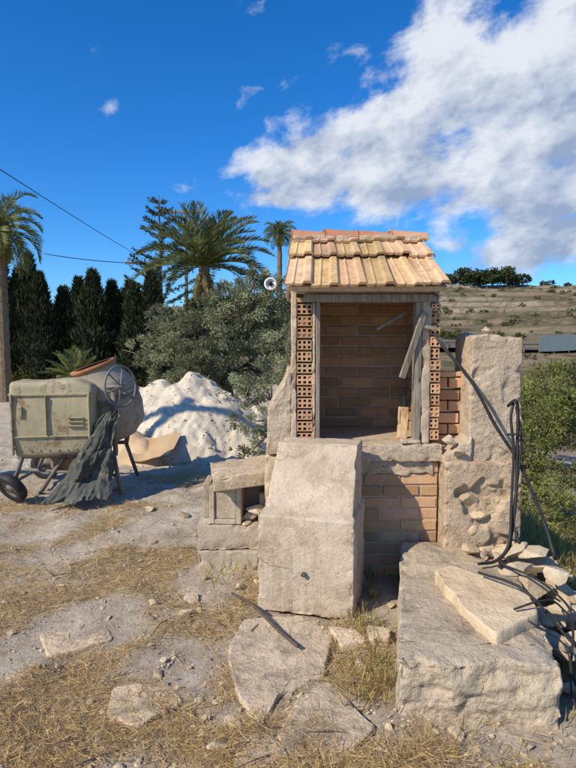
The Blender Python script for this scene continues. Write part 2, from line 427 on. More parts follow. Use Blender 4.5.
for x0,x1 in((.04,.10),(.91,.975)):
    P=[(x0,3.80,1.90),(x0,4.60,1.90),(x0,4.2,2.17),(x1,3.80,1.90),(x1,4.60,1.90),(x1,4.2,2.17)]
    a.add(P,[(0,2,1),(3,4,5),(0,1,4,3),(1,2,5,4),(2,0,3,5)])
a.build('walls',M['mortar'],parent=hut)
a=Acc()
brickwall(a,(.165,4.43-.012,.90),(1,0,0),(0,-1,0),.74,1.0,seed=8,dark=.72)  # inner faces: interior shade painted into the brick tint, outer faces untinted
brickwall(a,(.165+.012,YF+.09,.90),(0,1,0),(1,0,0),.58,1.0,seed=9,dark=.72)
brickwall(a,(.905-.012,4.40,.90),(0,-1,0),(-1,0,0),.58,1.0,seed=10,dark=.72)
brickwall(a,(.985+.010,YF+.08,.90),(0,1,0),(1,0,0),.7,.97,seed=12)
brickwall(a,(.035-.010,4.53,.90),(0,-1,0),(-1,0,0),.7,.97,seed=13)
a.build('wall_bricks',M['brick'],parent=hut)
a=Acc();perforated(a,.058,.155,YF,.90,1.84,3,.076,seed=2);perforated(a,.922,.982,YF,.92,1.80,2,.076,seed=5)
a.build('hollow_brick_jambs',M['brick'],parent=hut)
rb('jamb_mortar',.022,.056,YF-.006,YF+.1,.897,1.87,M['plaster'],hut,4,.006,chip=.03,res=.011)
rb('jamb_mortar_inner',.157,.178,YF-.002,YF+.12,.90,1.81,M['plaster'],hut,6,.005)
rb('jamb_mortar_right',.862,.920,YF-.010,YF+.1,.897,1.84,M['mortar'],hut,5,.008,chip=.03,res=.011)
rb('frame_left',.180,.206,YF-.012,YF+.07,.902,1.81,M['wood'],hut,7,.001,.002,.02,.004)
rb('frame_right',.818,.860,YF-.014,YF+.07,.902,1.81,M['wood'],hut,8,.001,.002,.02,.004)
rb('frame_top',.10,.96,YF-.020,YF+.07,1.812,1.862,M['wood'],hut,9,.002,.002,.02,.006)
rb('lintel',.02,.985,YF+.004,YF+.12,1.864,1.91,M['mortar'],hut,10,.005)
eY,eZ,rY,rZ=3.60,1.880,4.20,2.285
sl=math.hypot(rY-eY,rZ-eZ)
def place(P,sgn):
    ds=np.array([0,(rY-eY)/sl,(rZ-eZ)/sl]);dn=np.array([0,-(rZ-eZ)/sl,(rY-eY)/sl])
    W=np.zeros_like(P);W[:,0]=.485+(P[:,0]-.485)*(1-.075*P[:,1]/sl);W+=P[:,1:2]*ds+P[:,2:3]*dn;W[:,1]+=eY;W[:,2]+=eZ
    if sgn<0: W[:,1]=2*rY-W[:,1]
    return W
def roofside(sgn,accT,seed):
    r=random.Random(seed)
    exs=[0,.385,.60];cols=6;w=1.0/cols
    for i in range(3):
        for j in range(cols):
            m=25;u=np.linspace(0,1,m)
            # flat interlocking tile: flat pan, narrow centre rib, flat-topped side roll
            roll=.017*S((u-.62)/.07)*(1-S((u-.93)/.07))
            rib=.007*S((u-.26)/.03)*(1-S((u-.34)/.03))
            prof=roll+rib+.008*(1-S(u/.05))
            L=[.42,.30,.16][i];ns=4;jit=r.uniform(-.014,.014);up=r.uniform(-.003,.007);tw=r.uniform(-.03,.03)
            T=[];B=[]
            for k in range(ns):
                s=k/(ns-1);taper=1-.05*s
                xx=-.015+j*w+(u-.5)*w*1.05*taper+w*.5+tw*(s-.5)*.6
                hh=prof+.036*(1-s)+.012+up+tw*.2*(u-.5)
                sv=exs[i]+s*L+jit-(.02 if i==0 else 0)
                T.append(np.stack([xx,xx*0+sv,hh],1));B.append(np.stack([xx,xx*0+sv,hh-.017],1))
            P=np.vstack(T+B);F=[]
            n=ns*m
            for k in range(ns-1):
                for q in range(m-1):
                    a0=k*m+q;F.append((a0,a0+1,a0+m+1,a0+m));F.append((n+a0,n+a0+m,n+a0+m+1,n+a0+1))
            for q in range(m-1):F.append((q,n+q,n+q+1,q+1));b0=(ns-1)*m;F.append((b0+q,b0+q+1,n+b0+q+1,n+b0+q))
            for k in range(ns-1):
                a0=k*m;F.append((a0,a0+m,n+a0+m,n+a0));a1=k*m+m-1;F.append((a1,n+a1,n+a1+m,a1+m))
            if sgn<0:F=[f[::-1] for f in F]
            g=r.uniform(.72,1.12);accT.add(place(P,sgn),F,(g,g*r.uniform(.92,1.04),g*r.uniform(.84,1.08)))
    P=np.array([(-.005,0.03,-.03),(.985,0.03,-.03),(.985,sl-.01,-.03),(-.005,sl-.01,-.03),(-.005,0.03,.004),(.985,0.03,.004),(.985,sl-.01,.004),(-.005,sl-.01,.004)],float)
    return place(P,sgn)
a=Acc();D1=roofside(1,a,5);D2=roofside(-1,a,6);a.build('roof_tiles',M['tile'],smooth=False,parent=hut)
a=Acc();a.add(D1,BOXF);a.add(D2,[f[::-1] for f in BOXF]);a.build('roof_deck',M['mortar'],parent=hut)
a=Acc();r_=random.Random(3);nr=4;L=.93/nr
for i in range(nr):
    x0=.02+i*L;m=14;V=[];F=[];dz=r_.uniform(-.006,.010);dy=r_.uniform(-.01,.01)
    for k,(s,rr) in enumerate([(0,.106),(.06,.098),(1,.084)]):
        for off in(0,-.015):
            for q in range(m):
                an=math.pi*q/(m-1);R=rr+off
                V.append((x0+s*(L+.03),rY+dy-math.cos(an)*R*1.2,rZ-.02+dz+math.sin(an)*R*.78+(.006 if s<.5 else 0)))
    for k in range(2):
        for q in range(m-1):
            A=k*2*m+q;Bq=(k+1)*2*m+q
            F.append((A,Bq,Bq+1,A+1));F.append((A+m,A+m+1,Bq+m+1,Bq+m))
    for q in range(m-1):F.append((q,q+1,q+m+1,q+m));e=4*m;F.append((e+q,e+q+m,e+q+m+1,e+q+1))
    g=r_.uniform(.85,1.2);a.add(V,F,(g,g,g) if i<3 else (1.1,1.4,1.5))
a.build('ridge_tiles',M['ridge'],parent=hut)
rb('ridge_mortar',.03,.94,rY-.118,rY+.118,rZ-.045,rZ+.008,M['mortar'],hut,38,.008,.01,.015,.02)
def wb(V):
    z=V[:,2]/.55;V=V.copy();k=S((z-.45)/.55);right=.085
    V[:,0]=right-(right-V[:,0])*(1-.78*k)*(1-.05*z);return V
rb('buttress',-.142,.026,YF+.0,4.35,.82,1.37,M['plaster'],hut,21,.009,.018,.011,.03,warp=wb)
rb('buttress_foot',-.15,.03,YF+.02,4.5,-.05,.81,M['mortar'],hut,22,.013,.02,.014,.03)
a=Acc();V,F=bbox(-.021,.021,-.008,.008,-.22,.22,.003);V=euler(V,rad(6),rad(17),rad(15))+np.array([.80,YF-.035,1.535]);a.add(V,F)
V2,F2=bbox(-.06,.06,-.008,.008,-.012,.012,.003);V2=euler(V2,0,rad(12),0)+np.array([.90,YF-.03,1.65]);a.add(V2,F2)
V2,F2=bbox(-.13,.13,-.008,.008,-.010,.010,.003);V2=euler(V2,0,rad(-28),.3)+np.array([.70,YF+.16,1.70]);a.add(V2,F2)
a.build('loose_boards',M['wood'],parent=hut)
rb('leaning_brick',.735,.80,YF+.10,YF+.15,.90,1.12,M['tile'],hut,33,.002,.004,tilt=(rad(-6),rad(4)))
rb('loose_stone',.73,.86,YF-.04,YF+.04,.893,.925,M['plaster'],hut,34,.008,.012)
lamp=empty('wall_lamp',(-.11,3.75,1.91))
V,F=lathe([(.001,-.012),(.036,-.012),(.042,0),(.036,.012),(.030,.012),(.028,-.002),(.001,-.002)],(-.11,3.72,1.925),(0,-1,0),24);mk('shade',V,F,M['white'],np.ones((len(V),3)),parent=lamp)
V,F=tube(spline([(.03,3.78,1.89),(-.04,3.77,1.89),(-.11,3.735,1.92)]),.005,6);mk('bracket',V,F,M['steel'],parent=lamp)
V,F=lathe([(.001,.0),(.012,.0),(.015,.012),(.010,.024),(.001,.026)],(-.11,3.722,1.925),(0,-1,0),12);mk('bulb',V,F,M['black'],parent=lamp)

# ------------------------------------------------------------ pillar and masonry right
wl=empty('ruined_stone_wall',(1.2,3.9,0))
def rock(sx,sy,sz,seed,sub=3,ang=.55):
    import bmesh
    bm=bmesh.new();bmesh.ops.create_icosphere(bm,subdivisions=sub,radius=1)
    V=np.array([v.co[:] for v in bm.verts]);F=[[v.index for v in f.verts] for f in bm.faces];bm.free()
    r=np.random.default_rng(seed)
    for _ in range(13):
        n=r.normal(size=3);n/=np.linalg.norm(n);d=r.uniform(.38,.68);k=V@n-d;V=V-np.clip(k,0,None)[:,None]*n
    V*=1+.05*fbm(V[:,0]*3+seed,V[:,1]*3,V[:,2]*3,seed,3)[:,None]
    return V*np.array([sx,sy,sz])*1.35,F
def wp(V):
    V=V.copy();z=V[:,2];V[:,0]*=1-.10*S((z-.5)/.3)*.5;V[:,2]+=.05*fbm(V[:,0]*5,V[:,1]*5,0,61,3)*S(z/.8)
    V[:,2]-=.05*np.clip(V[:,0]/.17,0,1)*S(z/.8)
    fr=V[:,1]<-.1;ex=fbm(V[:,0]*4,z*3.2,2,66,4)
    V[:,1]+=np.where(fr,.012*S((ex-.14)/.08)+.010*fbm(V[:,0]*18,z*18,0,67,3)*S((ex-.14)/.08),0);return V
rb('pillar',1.155,1.49,3.66,4.05,.72,1.61,M['plaster'],wl,41,.006,.012,.009,.045,warp=wp,freq=11)
def wq(V):
    V=V.copy();z=V[:,2];fr=(V[:,1]<-.1)
    ex=fbm(V[:,0]*3,z*3,3,63,4,.6)*.9+.30+.6*S((.5-z)/.4)
    st=fbm(V[:,0]*13,z*13,0,62,4,.6)
    V[:,1]+=np.where(fr,S((ex-.5)/.12)*(.038+.03*st),0);return V
rb('wall_base',.995,1.48,3.60,4.15,-.05,.80,M['plaster'],wl,42,.008,.014,.009,.05,warp=wq,freq=11,col=(.97,.93,.88))
a=Acc();brickwall(a,(.99,3.86,.86),(1,0,0),(0,-1,0),.17,.50,bl=.17,seed=14,dep=.1);a.build('brick_infill',M['brick'],parent=wl)
def wr(V):
    V=V.copy();k=S((V[:,0]+.1)/.22);V[:,2]*=.35+.9*k;return V
rb('mortar_slope',.99,1.17,3.64,3.85,.78,.93,M['plaster'],wl,43,.008,.014,.010,.03,warp=wr)
a=Acc();r_=random.Random(11)
for (x,y,z,s) in[(1.02,3.66,.93,.035),(1.08,3.62,.86,.03),(1.3,3.8,1.62,.03)]:
    V,F=rock(s*1.4,s,s*.9,int(x*100));V=rotz(V,r_.random()*.6)+np.array([x,y,z]);g=r_.uniform(.8,1.05);a.add(V,F,(g,g*.95,g*.88))
z=.08
while z<.55:
    x=1.04+r_.uniform(0,.05);hh=r_.uniform(.035,.055)
    while x<1.43:
        w_=r_.uniform(.045,.08)
        if r_.random()<.85:
            V,F=rock(w_,.055,hh,r_.randrange(9999));g=r_.uniform(.72,1.08);a.add(rotz(V,r_.uniform(-.15,.15))+np.array([x+w_*.5,3.672+r_.uniform(-.01,.01),z+r_.uniform(-.01,.01)]),F,(g*1.02,g*.93,g*.84))
        x+=w_*1.75
    z+=hh*2.0
a.build('wall_stones',M['stone'],parent=wl)

# ------------------------------------------------------------ front concrete pedestal
def wped(V):
    V=V.copy();z=V[:,2];f=np.where(z<.575,0,np.where(z<.605,(z-.575)/.03*.085,.085+(z-.605)/(.95-.605)*.17))
    f=np.where(z<.575,-.010*z/.575,f)
    back=.23;t=(V[:,1]+.23)/.46;V[:,1]=(-.23+f)+t*(back-(-.23+f))
    k=S((z-.58)/.38);up=S((z-.575)/.02)
    V[:,0]=np.where(V[:,0]<0,V[:,0]*(1-.13*k),V[:,0]*(1-.01*k))
    V[:,0]=V[:,0]*(1-.07*up);return V
V,F=rbox(.57,.46,.96,.008,.0075,.004,6,51,.022,wped,1.0)
V=rotz(V,rad(-15));V+=np.array([.095+.06,3.225+.23,-.015])
ped=empty('concrete_pedestal',(.15,3.45,0))
mk('block',V,F,M['concrete'],np.ones((len(V),3)),parent=ped)
V,F=lathe([(.001,.004),(.009,.004),(.010,-.006),(.014,-.006),(.014,.01)],(.09,3.222,.235),(-.25,-.96,0),16)
V[:,1]-=.004;mk('pipe_hole',V,F,M['steel'],parent=ped)

# ------------------------------------------------------------ concrete blocks left
bs=empty('concrete_block_stack',(-.4,4.0,0))
rb('base_block',-.61,-.20,3.86,4.08,-.03,.125,M['greyblock'],bs,71,.003,.006,.012,.035,rot=rad(-3))
rb('second_block',-.625,-.19,3.88,4.10,.128,.30,M['greyblock'],bs,72,.003,.006,.012,.03,rot=rad(2))
a=Acc()
for bx in((-.535,-.500,3.90,4.08,.302,.565),(-.350,-.315,3.90,4.08,.302,.565),(-.498,-.352,3.90,4.08,.302,.335),(-.498,-.352,3.90,4.08,.532,.565),(-.498,-.352,3.915,3.935,.337,.530)):
    V,F=bbox(*bx,.004);V=rotz(V,rad(-4),(-.42,4,0));a.add(V,F)
a.build('hollow_block',M['greyblock'],parent=bs)
rb('rear_block',-.52,-.10,4.12,4.30,-.03,.60,M['greyblock'],bs,74,.006,.012,.02,.03,col=(.8,.78,.75))
rb('rear_block_left',-.60,-.545,4.02,4.28,.305,.56,M['greyblock'],bs,76,.006,.012,.02,.03,col=(.8,.78,.75))
rb('side_block',-.20,-.10,3.98,4.11,-.03,.50,M['mortar'],bs,75,.006,.012,.02,.03,col=(.8,.78,.75))
rb('capping_slab',-.53,-.10,3.80,4.22,.595,.69,M['slab'],bs,73,.005,.007,.010,.035,rot=rad(10),tilt=(rad(3),rad(-5)),col=(1.05,1.02,.98))
a=Acc();r_=random.Random(15)
for (x,y,z,s) in[(-.27,4.0,.33,.05),(-.22,3.95,.40,.045),(-.28,3.93,.30,.03),(-.56,3.93,.32,.03)]:
    V,F=rock(s*1.3,s,s*.8,int(y*100+s*1000));a.add(rotz(V,r_.random()*6)+np.array([x,y,z]),F)
a.build('block_rubble',M['stone'],parent=bs)

# ------------------------------------------------------------ big slab right
def wsl(V):
    V=V.copy();V[:,0]+=.20*(V[:,1]/1.4);V[:,2]+=.020*fbm(V[:,0]*3,V[:,1]*3,0,81,5,.6)*(V[:,2]>.12)
    V[:,2]-=.05*np.clip(fbm(V[:,0]*4+3,V[:,1]*4,0,84,3)-.25,0,1)*(V[:,2]>.2)
    fr=(V[:,1]<-.55);V[:,1]+=np.where(fr,.05*fbm(V[:,0]*5,V[:,2]*7,0,82,5,.6),0)
    V[:,0]+=.025*fbm(V[:,1]*5,V[:,2]*5,0,85,4)
    return V
V,F=rbox(.665,1.40,.30,.009,.0085,.006,7,83,.055,wsl);V=rotz(V,rad(-3))+np.array([.93,2.98,-.045])
top=S((V[:,2]-.2)/.05)[:,None];mk('broken_concrete_slab',V,F,M['slab'],np.ones((len(V),3))*(1.02-.06*top))
def flag(poly,z0,th,seed,res=.012,tilt=(0,0),amp=.006,jag=.016):
    P=np.array(poly,float);c=P.mean(0);Q=[]
    for i in range(len(P)):
        a_,b_=P[i],P[(i+1)%len(P)];n=max(2,int(np.linalg.norm(b_-a_)/res))
        for k in range(n):Q.append(a_+(b_-a_)*k/n)
    Q=np.array(Q);Q=(Q+np.roll(Q,1,0)+np.roll(Q,-1,0)+np.roll(Q,2,0)+np.roll(Q,-2,0))/5
    Q=Q+np.stack([fbm(Q[:,0]*10,Q[:,1]*10,seed,seed,4,.5),fbm(Q[:,0]*10+9,Q[:,1]*10,seed,seed+1,4,.5)],1)*jag
    m=len(Q);rings=[(1.0,-.01),(1.005,th*.3),(.997,th*.75),(.985,th*.93),(.97,th)]+[(k,th) for k in (.95,.9,.84,.77,.7,.62,.54,.46,.38,.3,.22,.14,.07)]
    V=[]
    for s,z in rings:V.append(np.column_stack([c+(Q-c)*s,np.full(m,z)]))
    V.append(np.array([[c[0],c[1],th]]));V=np.vstack(V);F=[]
    for k in range(len(rings)-1):
        for i in range(m):j=(i+1)%m;F.append((k*m+i,k*m+j,(k+1)*m+j,(k+1)*m+i))
    e=(len(rings)-1)*m
    for i in range(m):F.append((e+i,e+(i+1)%m,len(V)-1))
    V[:,2]+=amp*(fbm(V[:,0]*7,V[:,1]*7,seed,seed,5,.6)*1.4-1.6*np.clip(fbm(V[:,0]*4,V[:,1]*4,seed,seed+7,2)-.2,0,1))*(V[:,2]>th*.5)
    V[:,2]+=z0+(V[:,0]-c[0])*tilt[0]+(V[:,1]-c[1])*tilt[1];return V,F
V,F=flag([(.80,3.10),(.90,3.14),(1.20,2.80),(1.17,2.60),(.90,2.42),(.83,2.72)],.262,.055,91,tilt=(.05,.03),amp=.010)
mk('flat_limestone',V,F,M['stone'],np.tile((1.12,1.05,.95),(len(V),1)),smooth=True)
a=Acc()
V,F=flag([(-.24,3.13),(.07,3.18),(.24,2.97),(.17,2.56),(-.02,2.45),(-.12,2.25),(-.24,2.48),(-.31,2.87)],-.014,.035,92,amp=.014);a.add(V,F,(1.12,1.1,1.08))
V,F=flag([(.19,2.53),(.35,2.22),(.23,2.05),(.01,2.05),(-.05,2.18),(.03,2.40)],-.008,.035,93,amp=.014);a.add(V,F,(1.05,1.02,.98))
V,F=flag([(-.80,2.52),(-.58,2.56),(-.46,2.42),(-.62,2.26),(-.78,2.34)],-.022,.024,94,amp=.014);a.add(V,F,(1.12,1.09,1.02))
V,F=flag([(-1.35,3.0),(-1.05,3.12),(-.92,2.95),(-1.2,2.8)],-.03,.024,98,amp=.014);a.add(V,F,(1.15,1.1,1.02))
V,F=flag([(-.95,3.55),(-.72,3.6),(-.68,3.45),(-.9,3.4)],-.022,.024,99,amp=.014);a.add(V,F,(1.12,1.07,1.0))
V,F=flag([(-.10,2.22),(0,2.1),(-.04,1.98),(-.2,2.0),(-.2,2.12)],-.008,.03,95);a.add(V,F,(1.05,1.02,.95))
V,F=flag([(.22,3.0),(.36,2.98),(.4,2.86),(.27,2.82)],.0,.04,96);a.add(V,F,(1.35,1.33,1.26))
V,F=flag([(.42,3.0),(.55,2.96),(.53,2.86),(.42,2.84)],.0,.05,97);a.add(V,F,(1.25,1.23,1.16))
a.build('flagstones',M['slab'],smooth=True)
a=Acc();r_=random.Random(5)
def put(x,y,s,c=None,z=None,fl=.55):
    V,F=rock(s*r_.uniform(.8,1.4),s*r_.uniform(.7,1.1),s*r_.uniform(fl*.7,fl*1.2),r_.randrange(9999),2 if s<.06 else 4)
    V=euler(V,r_.uniform(-.4,.4),r_.uniform(-.4,.4),r_.random()*6.3);zz=gz(x,y) if z is None else z
    g=r_.uniform(.72,1.05);a.add(V+np.array([x,y,zz+s*.2]),F,c or (g,g*.98,g*.93))
for x,y,z,s in[(1.42,3.40,.18,.13),(1.55,3.2,.12,.12),(1.38,3.15,.16,.11),(1.62,3.45,.1,.14),(1.5,3.0,.08,.12),(1.35,2.95,.10,.10),(1.33,2.75,.06,.10),(1.45,2.75,.05,.11),(1.7,3.1,.0,.13),(1.6,2.85,.02,.1),(1.28,2.5,.0,.07),(1.45,3.3,.33,.075),(1.36,3.32,.33,.06),(1.5,3.12,.26,.08),(1.30,3.42,.27,.07),(1.22,3.47,.27,.06),(1.12,3.5,.27,.05),(1.3,3.2,.27,.06),(1.75,3.35,.0,.1),(1.8,3.7,-.1,.15),(1.3,2.6,.1,.07),(1.42,2.55,.03,.06),(1.36,2.85,.2,.06),(1.55,3.35,.24,.06),(1.25,3.35,.28,.04),(1.18,3.4,.28,.03)]:
    put(x,y,s,z=z)
for _ in range(60): put(r_.uniform(1.25,1.8),r_.uniform(2.4,3.5),r_.uniform(.015,.045),z=r_.uniform(.05,.2))
a.build('rubble_pile',M['stone'],smooth=False)
a=Acc()
for x,y,s in[(-.57,3.38,.045),(-.60,3.22,.04),(-.52,3.28,.025),(-.22,2.25,.04),(-.28,2.12,.05),(-.35,2.3,.03),(-.3,2.55,.03),(.02,2.2,.03),(.45,3.35,.04),(.52,3.5,.05),(.6,3.3,.03),(-1.05,4.4,.05),(-.9,5.0,.06),(-1.3,5.3,.06),(-.75,4.7,.05),(-.62,2.65,.03),(-1.5,3.9,.04),(-.75,6.0,.08),(.36,2.7,.03),(-.15,3.3,.03),(-.3,3.6,.04),(-.55,3.7,.03),(.68,2.2,.03),(.95,2.15,.025),(.5,2.35,.03)]:
    put(x,y,s)
for _ in range(450):
    y=2+5.5*r_.random()**1.4;x=r_.uniform(-.55*y,.1*y);put(x,y,r_.uniform(.006,.024))
for _ in range(100): put(r_.uniform(-.45,1.2),r_.uniform(1.95,2.3),r_.uniform(.006,.018))
for _ in range(90): put(r_.uniform(-.4,.5),r_.uniform(2.2,3.2),r_.uniform(.006,.018))
a.build('scattered_stones',M['stone'],smooth=False)
n=14000;y=2.0+rng.random(n)**1.4*6;x=(rng.random(n)*1.0-.62)*y*1.05;z=H(x,y);s=.002+.007*rng.random(n)**3
octv=np.array([(1,0,0),(0,1,0),(-1,0,0),(0,-1,0),(0,0,.7),(0,0,-.7)],float)
V=(octv[None]*(s[:,None,None])*rng.uniform(.6,1.3,(n,6,1))+np.stack([x,y,z+s*.3],1)[:,None]).reshape(-1,3)
of=np.array([(0,1,4),(1,2,4),(2,3,4),(3,0,4),(1,0,5),(2,1,5),(3,2,5),(0,3,5)])
F=(of[None]+6*np.arange(n)[:,None,None]).reshape(-1,3);g=rng.uniform(.6,1.25,n)
mk('pebbles',V,F,M['stone'],np.repeat(np.stack([g,g*.97,g*.92],1),6,axis=0),smooth=False)
V,F=tube(spline([(-.34,3.42,.03),(-.2,3.2,.06),(-.05,2.93,.055),(.05,2.78,.05)],5),.009,8);mk('wooden_stick',V,F,M['darkwood'])
# twigs
a=Acc();r_=random.Random(77)
for _ in range(45):
    y=r_.uniform(2.0,4.5);x=r_.uniform(-.5*y,.3);an=r_.random()*6.3;l=r_.uniform(.06,.22);z=gz(x,y)+.012
    V,F=tube(spline([(x,y,z),(x+math.cos(an)*l*.5+r_.uniform(-.02,.02),y+math.sin(an)*l*.5,z+.012),(x+math.cos(an)*l,y+math.sin(an)*l,z+.004)],3),[.0028]*4+[.0018]*3,5);a.add(V,F)
a.build('twigs',M['darkwood'])

# ------------------------------------------------------------ cables
cb=empty('black_cables',(1.3,3.5,0))
def cable(P,r,nm):
    V,F=tube(spline(P,10),r,8);mk(nm,V,F,M['rubber'],parent=cb)
cable([(.94,3.72,1.60),(.985,3.66,1.52),(1.14,3.58,1.31),(1.27,3.52,1.05),(1.41,3.48,.82),(1.53,3.4,.50),(1.55,3.28,.32),(1.5,3.18,.36)],.0105,'hose')
cable([(1.345,3.52,1.17),(1.365,3.46,1.21),(1.39,3.48,1.14),(1.385,3.46,.9),(1.37,3.42,.6),(1.33,3.38,.36),(1.27,3.25,.29),(1.2,3.2,.29)],.010,'hose_loop_a')
cable([(1.37,3.50,1.19),(1.345,3.47,1.1),(1.36,3.45,.9),(1.345,3.42,.6),(1.31,3.35,.37),(1.22,3.3,.285),(1.1,3.25,.285)],.009,'hose_loop_b')
cable([(1.385,3.50,1.17),(1.41,3.47,1.0),(1.395,3.45,.8),(1.36,3.42,.5),(1.36,3.32,.38)],.008,'hose_loop_c')
cable([(1.33,3.48,1.0),(1.37,3.43,1.01),(1.41,3.46,.99)],.007,'hose_tie')
cable([(1.0,2.95,.36),(1.15,2.75,.36),(1.3,2.62,.2),(1.38,2.5,.1),(1.35,2.3,.03),(1.5,2.1,.02)],.007,'loose_cable_a')
cable([(1.2,3.2,.31),(1.33,3.0,.30),(1.4,2.8,.25),(1.33,2.6,.22),(1.25,2.42,.1),(1.3,2.2,.03),(1.4,2.0,.02)],.006,'loose_cable_b')
cable([(1.05,2.6,.33),(1.18,2.62,.36),(1.33,2.75,.28),(1.45,2.62,.12),(1.42,2.4,.06)],.005,'loose_cable_c')
cable([(1.1,2.55,.30),(1.25,2.5,.2),(1.2,2.3,.06),(1.3,2.15,.03)],.004,'loose_cable_d')

# ------------------------------------------------------------ gravel pile
def Hp(x,y):
    def cone(cx,cy,h,rx,ry):
        d=np.sqrt(((x-cx)/rx)**2+((y-cy)/ry)**2+.004);return h*(1.02-d)
    z=np.maximum(cone(-1.40,8.5,1.14,1.5,1.35),cone(-2.35,8.7,.92,1.3,1.25))
    z=np.maximum(z,cone(-1.85,8.6,1.0,1.3,1.3))
    z=np.maximum(z,cone(-.75,8.5,.66,1.1,1.05))
    rg=np.abs(fbm(x*5,y*5,0,43,3))
    z+=fbm(x*2.4,y*2.4,0,41,4)*.15-rg*.07+fbm(x*14,y*14,0,42,3)*.03
    return z
px=np.arange(-4.4,.8,.025);py=np.arange(6.6,10.2,.025);PX,PY=np.meshgrid(px,py,indexing='ij')
PZ=Hp(PX,PY);PZ=np.maximum(PZ,-.12)
ii=np.arange(PX.size).reshape(PX.shape);Fp=np.stack([ii[:-1,:-1],ii[1:,:-1],ii[1:,1:],ii[:-1,1:]],-1).reshape(-1,4)
keep=(PZ.ravel()[Fp].max(1)>-.1);mk('gravel_pile',np.stack([PX,PY,PZ],-1).reshape(-1,3),Fp[keep],M['sand'],np.ones((PX.size,3)))
a=Acc();r_=random.Random(21)
for _ in range(420):
    x=r_.uniform(-3.3,-.1);y=r_.uniform(6.9,8.6);z=float(Hp(np.array([x]),np.array([y]))[0]);z=max(z,gz(x,y));s=r_.uniform(.008,.03)*(1.5 if z<.2 else 1)
    V,F=rock(s,s*.8,s*.7,r_.randrange(999),1);g=r_.uniform(.75,1.05);a.add(euler(V,r_.random()*3,0,r_.random()*6)+np.array([x,y,z]),F,(g,g*.98,g*.94))
a.build('gravel_lumps',M['sand'])
px=np.arange(-2.8,-1.2,.03);py=np.arange(6.3,8.2,.03);PX,PY=np.meshgrid(px,py,indexing='ij')
Hs=lambda x,y:.40*(1-np.sqrt(((x+2.05)/.60)**2+((y-7.45)/.55)**2+.01))+fbm(x*4,y*4,0,44,4)*.09
PZ=np.maximum(Hs(PX,PY),-.12)
ii=np.arange(PX.size).reshape(PX.shape);Fp=np.stack([ii[:-1,:-1],ii[1:,:-1],ii[1:,1:],ii[:-1,1:]],-1).reshape(-1,4);keep=(PZ.ravel()[Fp].max(1)>-.1)
mk('sand_heap',np.stack([PX,PY,PZ],-1).reshape(-1,3),Fp[keep],M['ysand'],np.ones((PX.size,3)))
# flattened cardboard lying against the pile
nu,nv=14,10;U,W=np.meshgrid(np.linspace(-.26,.26,nu),np.linspace(-.24,.24,nv),indexing='ij')
CX=-1.66+U+.12*W;CY=7.20+W-.15*U;CZ=.20+.42*W+.10*U+.02*np.sin(U*14)+.03*(U>.1)*(U-.1)*6
a=Acc();Vt=np.stack([CX,CY,CZ],-1).reshape(-1,3);ii=np.arange(nu*nv).reshape(nu,nv)
Fc=np.stack([ii[:-1,:-1],ii[1:,:-1],ii[1:,1:],ii[:-1,1:]],-1).reshape(-1,4).tolist();a.add(Vt,Fc);a.add(Vt-np.array([0,0,.006]),[f[::-1] for f in Fc]);a.build('cardboard_sheet',M['card'])

# ------------------------------------------------------------ cement mixer
mx=empty('cement_mixer',(-2.3,5.85,0))
HC=np.array([-2.32,5.78,.42])
def wh(V):
    V=V.copy();z=V[:,2]/.74;V[:,0]*=.92+.08*S(z/.5);V[:,1]-=.03*np.sin(np.clip(z,0,1)*np.pi)
    V[:,2]+=.010*np.sin(V[:,0]*9);V[:,2]-=.05*S((V[:,0]-.2)/.2)*S((z-.6)/.4);return V
V,F=rbox(.78,.42,.74,.05,.02,.006,4,101,.0)
V=wh(V);V=rotz(V,rad(9))+HC;mk('housing',V,F,M['mixpaint'],parent=mx)
a=Acc()
for bx in((-.385,.36,-.243,-.215,.60,.625),(-.385,.375,-.250,-.21,.20,.212),(-.05,-.042,-.262,-.22,.22,.60),(-.37,-.35,-.258,-.21,.03,.62),(.34,.36,-.258,-.21,.03,.60),(-.30,-.26,-.262,-.22,.40,.50),(.15,.30,-.262,-.24,.30,.31),(.15,.30,-.262,-.24,.34,.35),(.15,.30,-.262,-.24,.38,.39)):
    V,F=bbox(*bx,.004);V=rotz(V,rad(9))+HC;a.add(V,F)
for bx in np.arange(-.34,.36,.085):
    V,F=lathe([(.001,.006),(.008,.004),(.010,0)],(0,0,0),(0,-1,0),8);V=V+np.array([bx,-.248,.115]);a.add(rotz(V,rad(9))+HC,F)
a.build('panel_ribs',M['mixpaint'],parent=mx)
DO=(-1.94,6.20,.90);DA=(-.30,-.12,.90)
V,F=lathe([(.02,-.42),(.16,-.42),(.30,-.30),(.345,-.12),(.345,.06),(.335,.07),(.345,.08),(.30,.22),(.22,.36),(.225,.385),(.21,.385),(.20,.35),(.28,.20),(.32,.05),(.30,-.2),(.02,-.38)],DO,DA,48)
mk('drum',V,F,M['mixdrum'],parent=mx)
V,F=lathe([(.346,.04),(.372,.042),(.372,.085),(.346,.088)],(-1.94,6.20,.86),DA,48);mk('ring_gear',V,F,M['steel'],parent=mx)
V,F=lathe([(.20,.36),(.24,.37),(.25,.41),(.20,.41)],DO,DA,32);mk('drum_mouth',V,F,M['rust'],parent=mx)
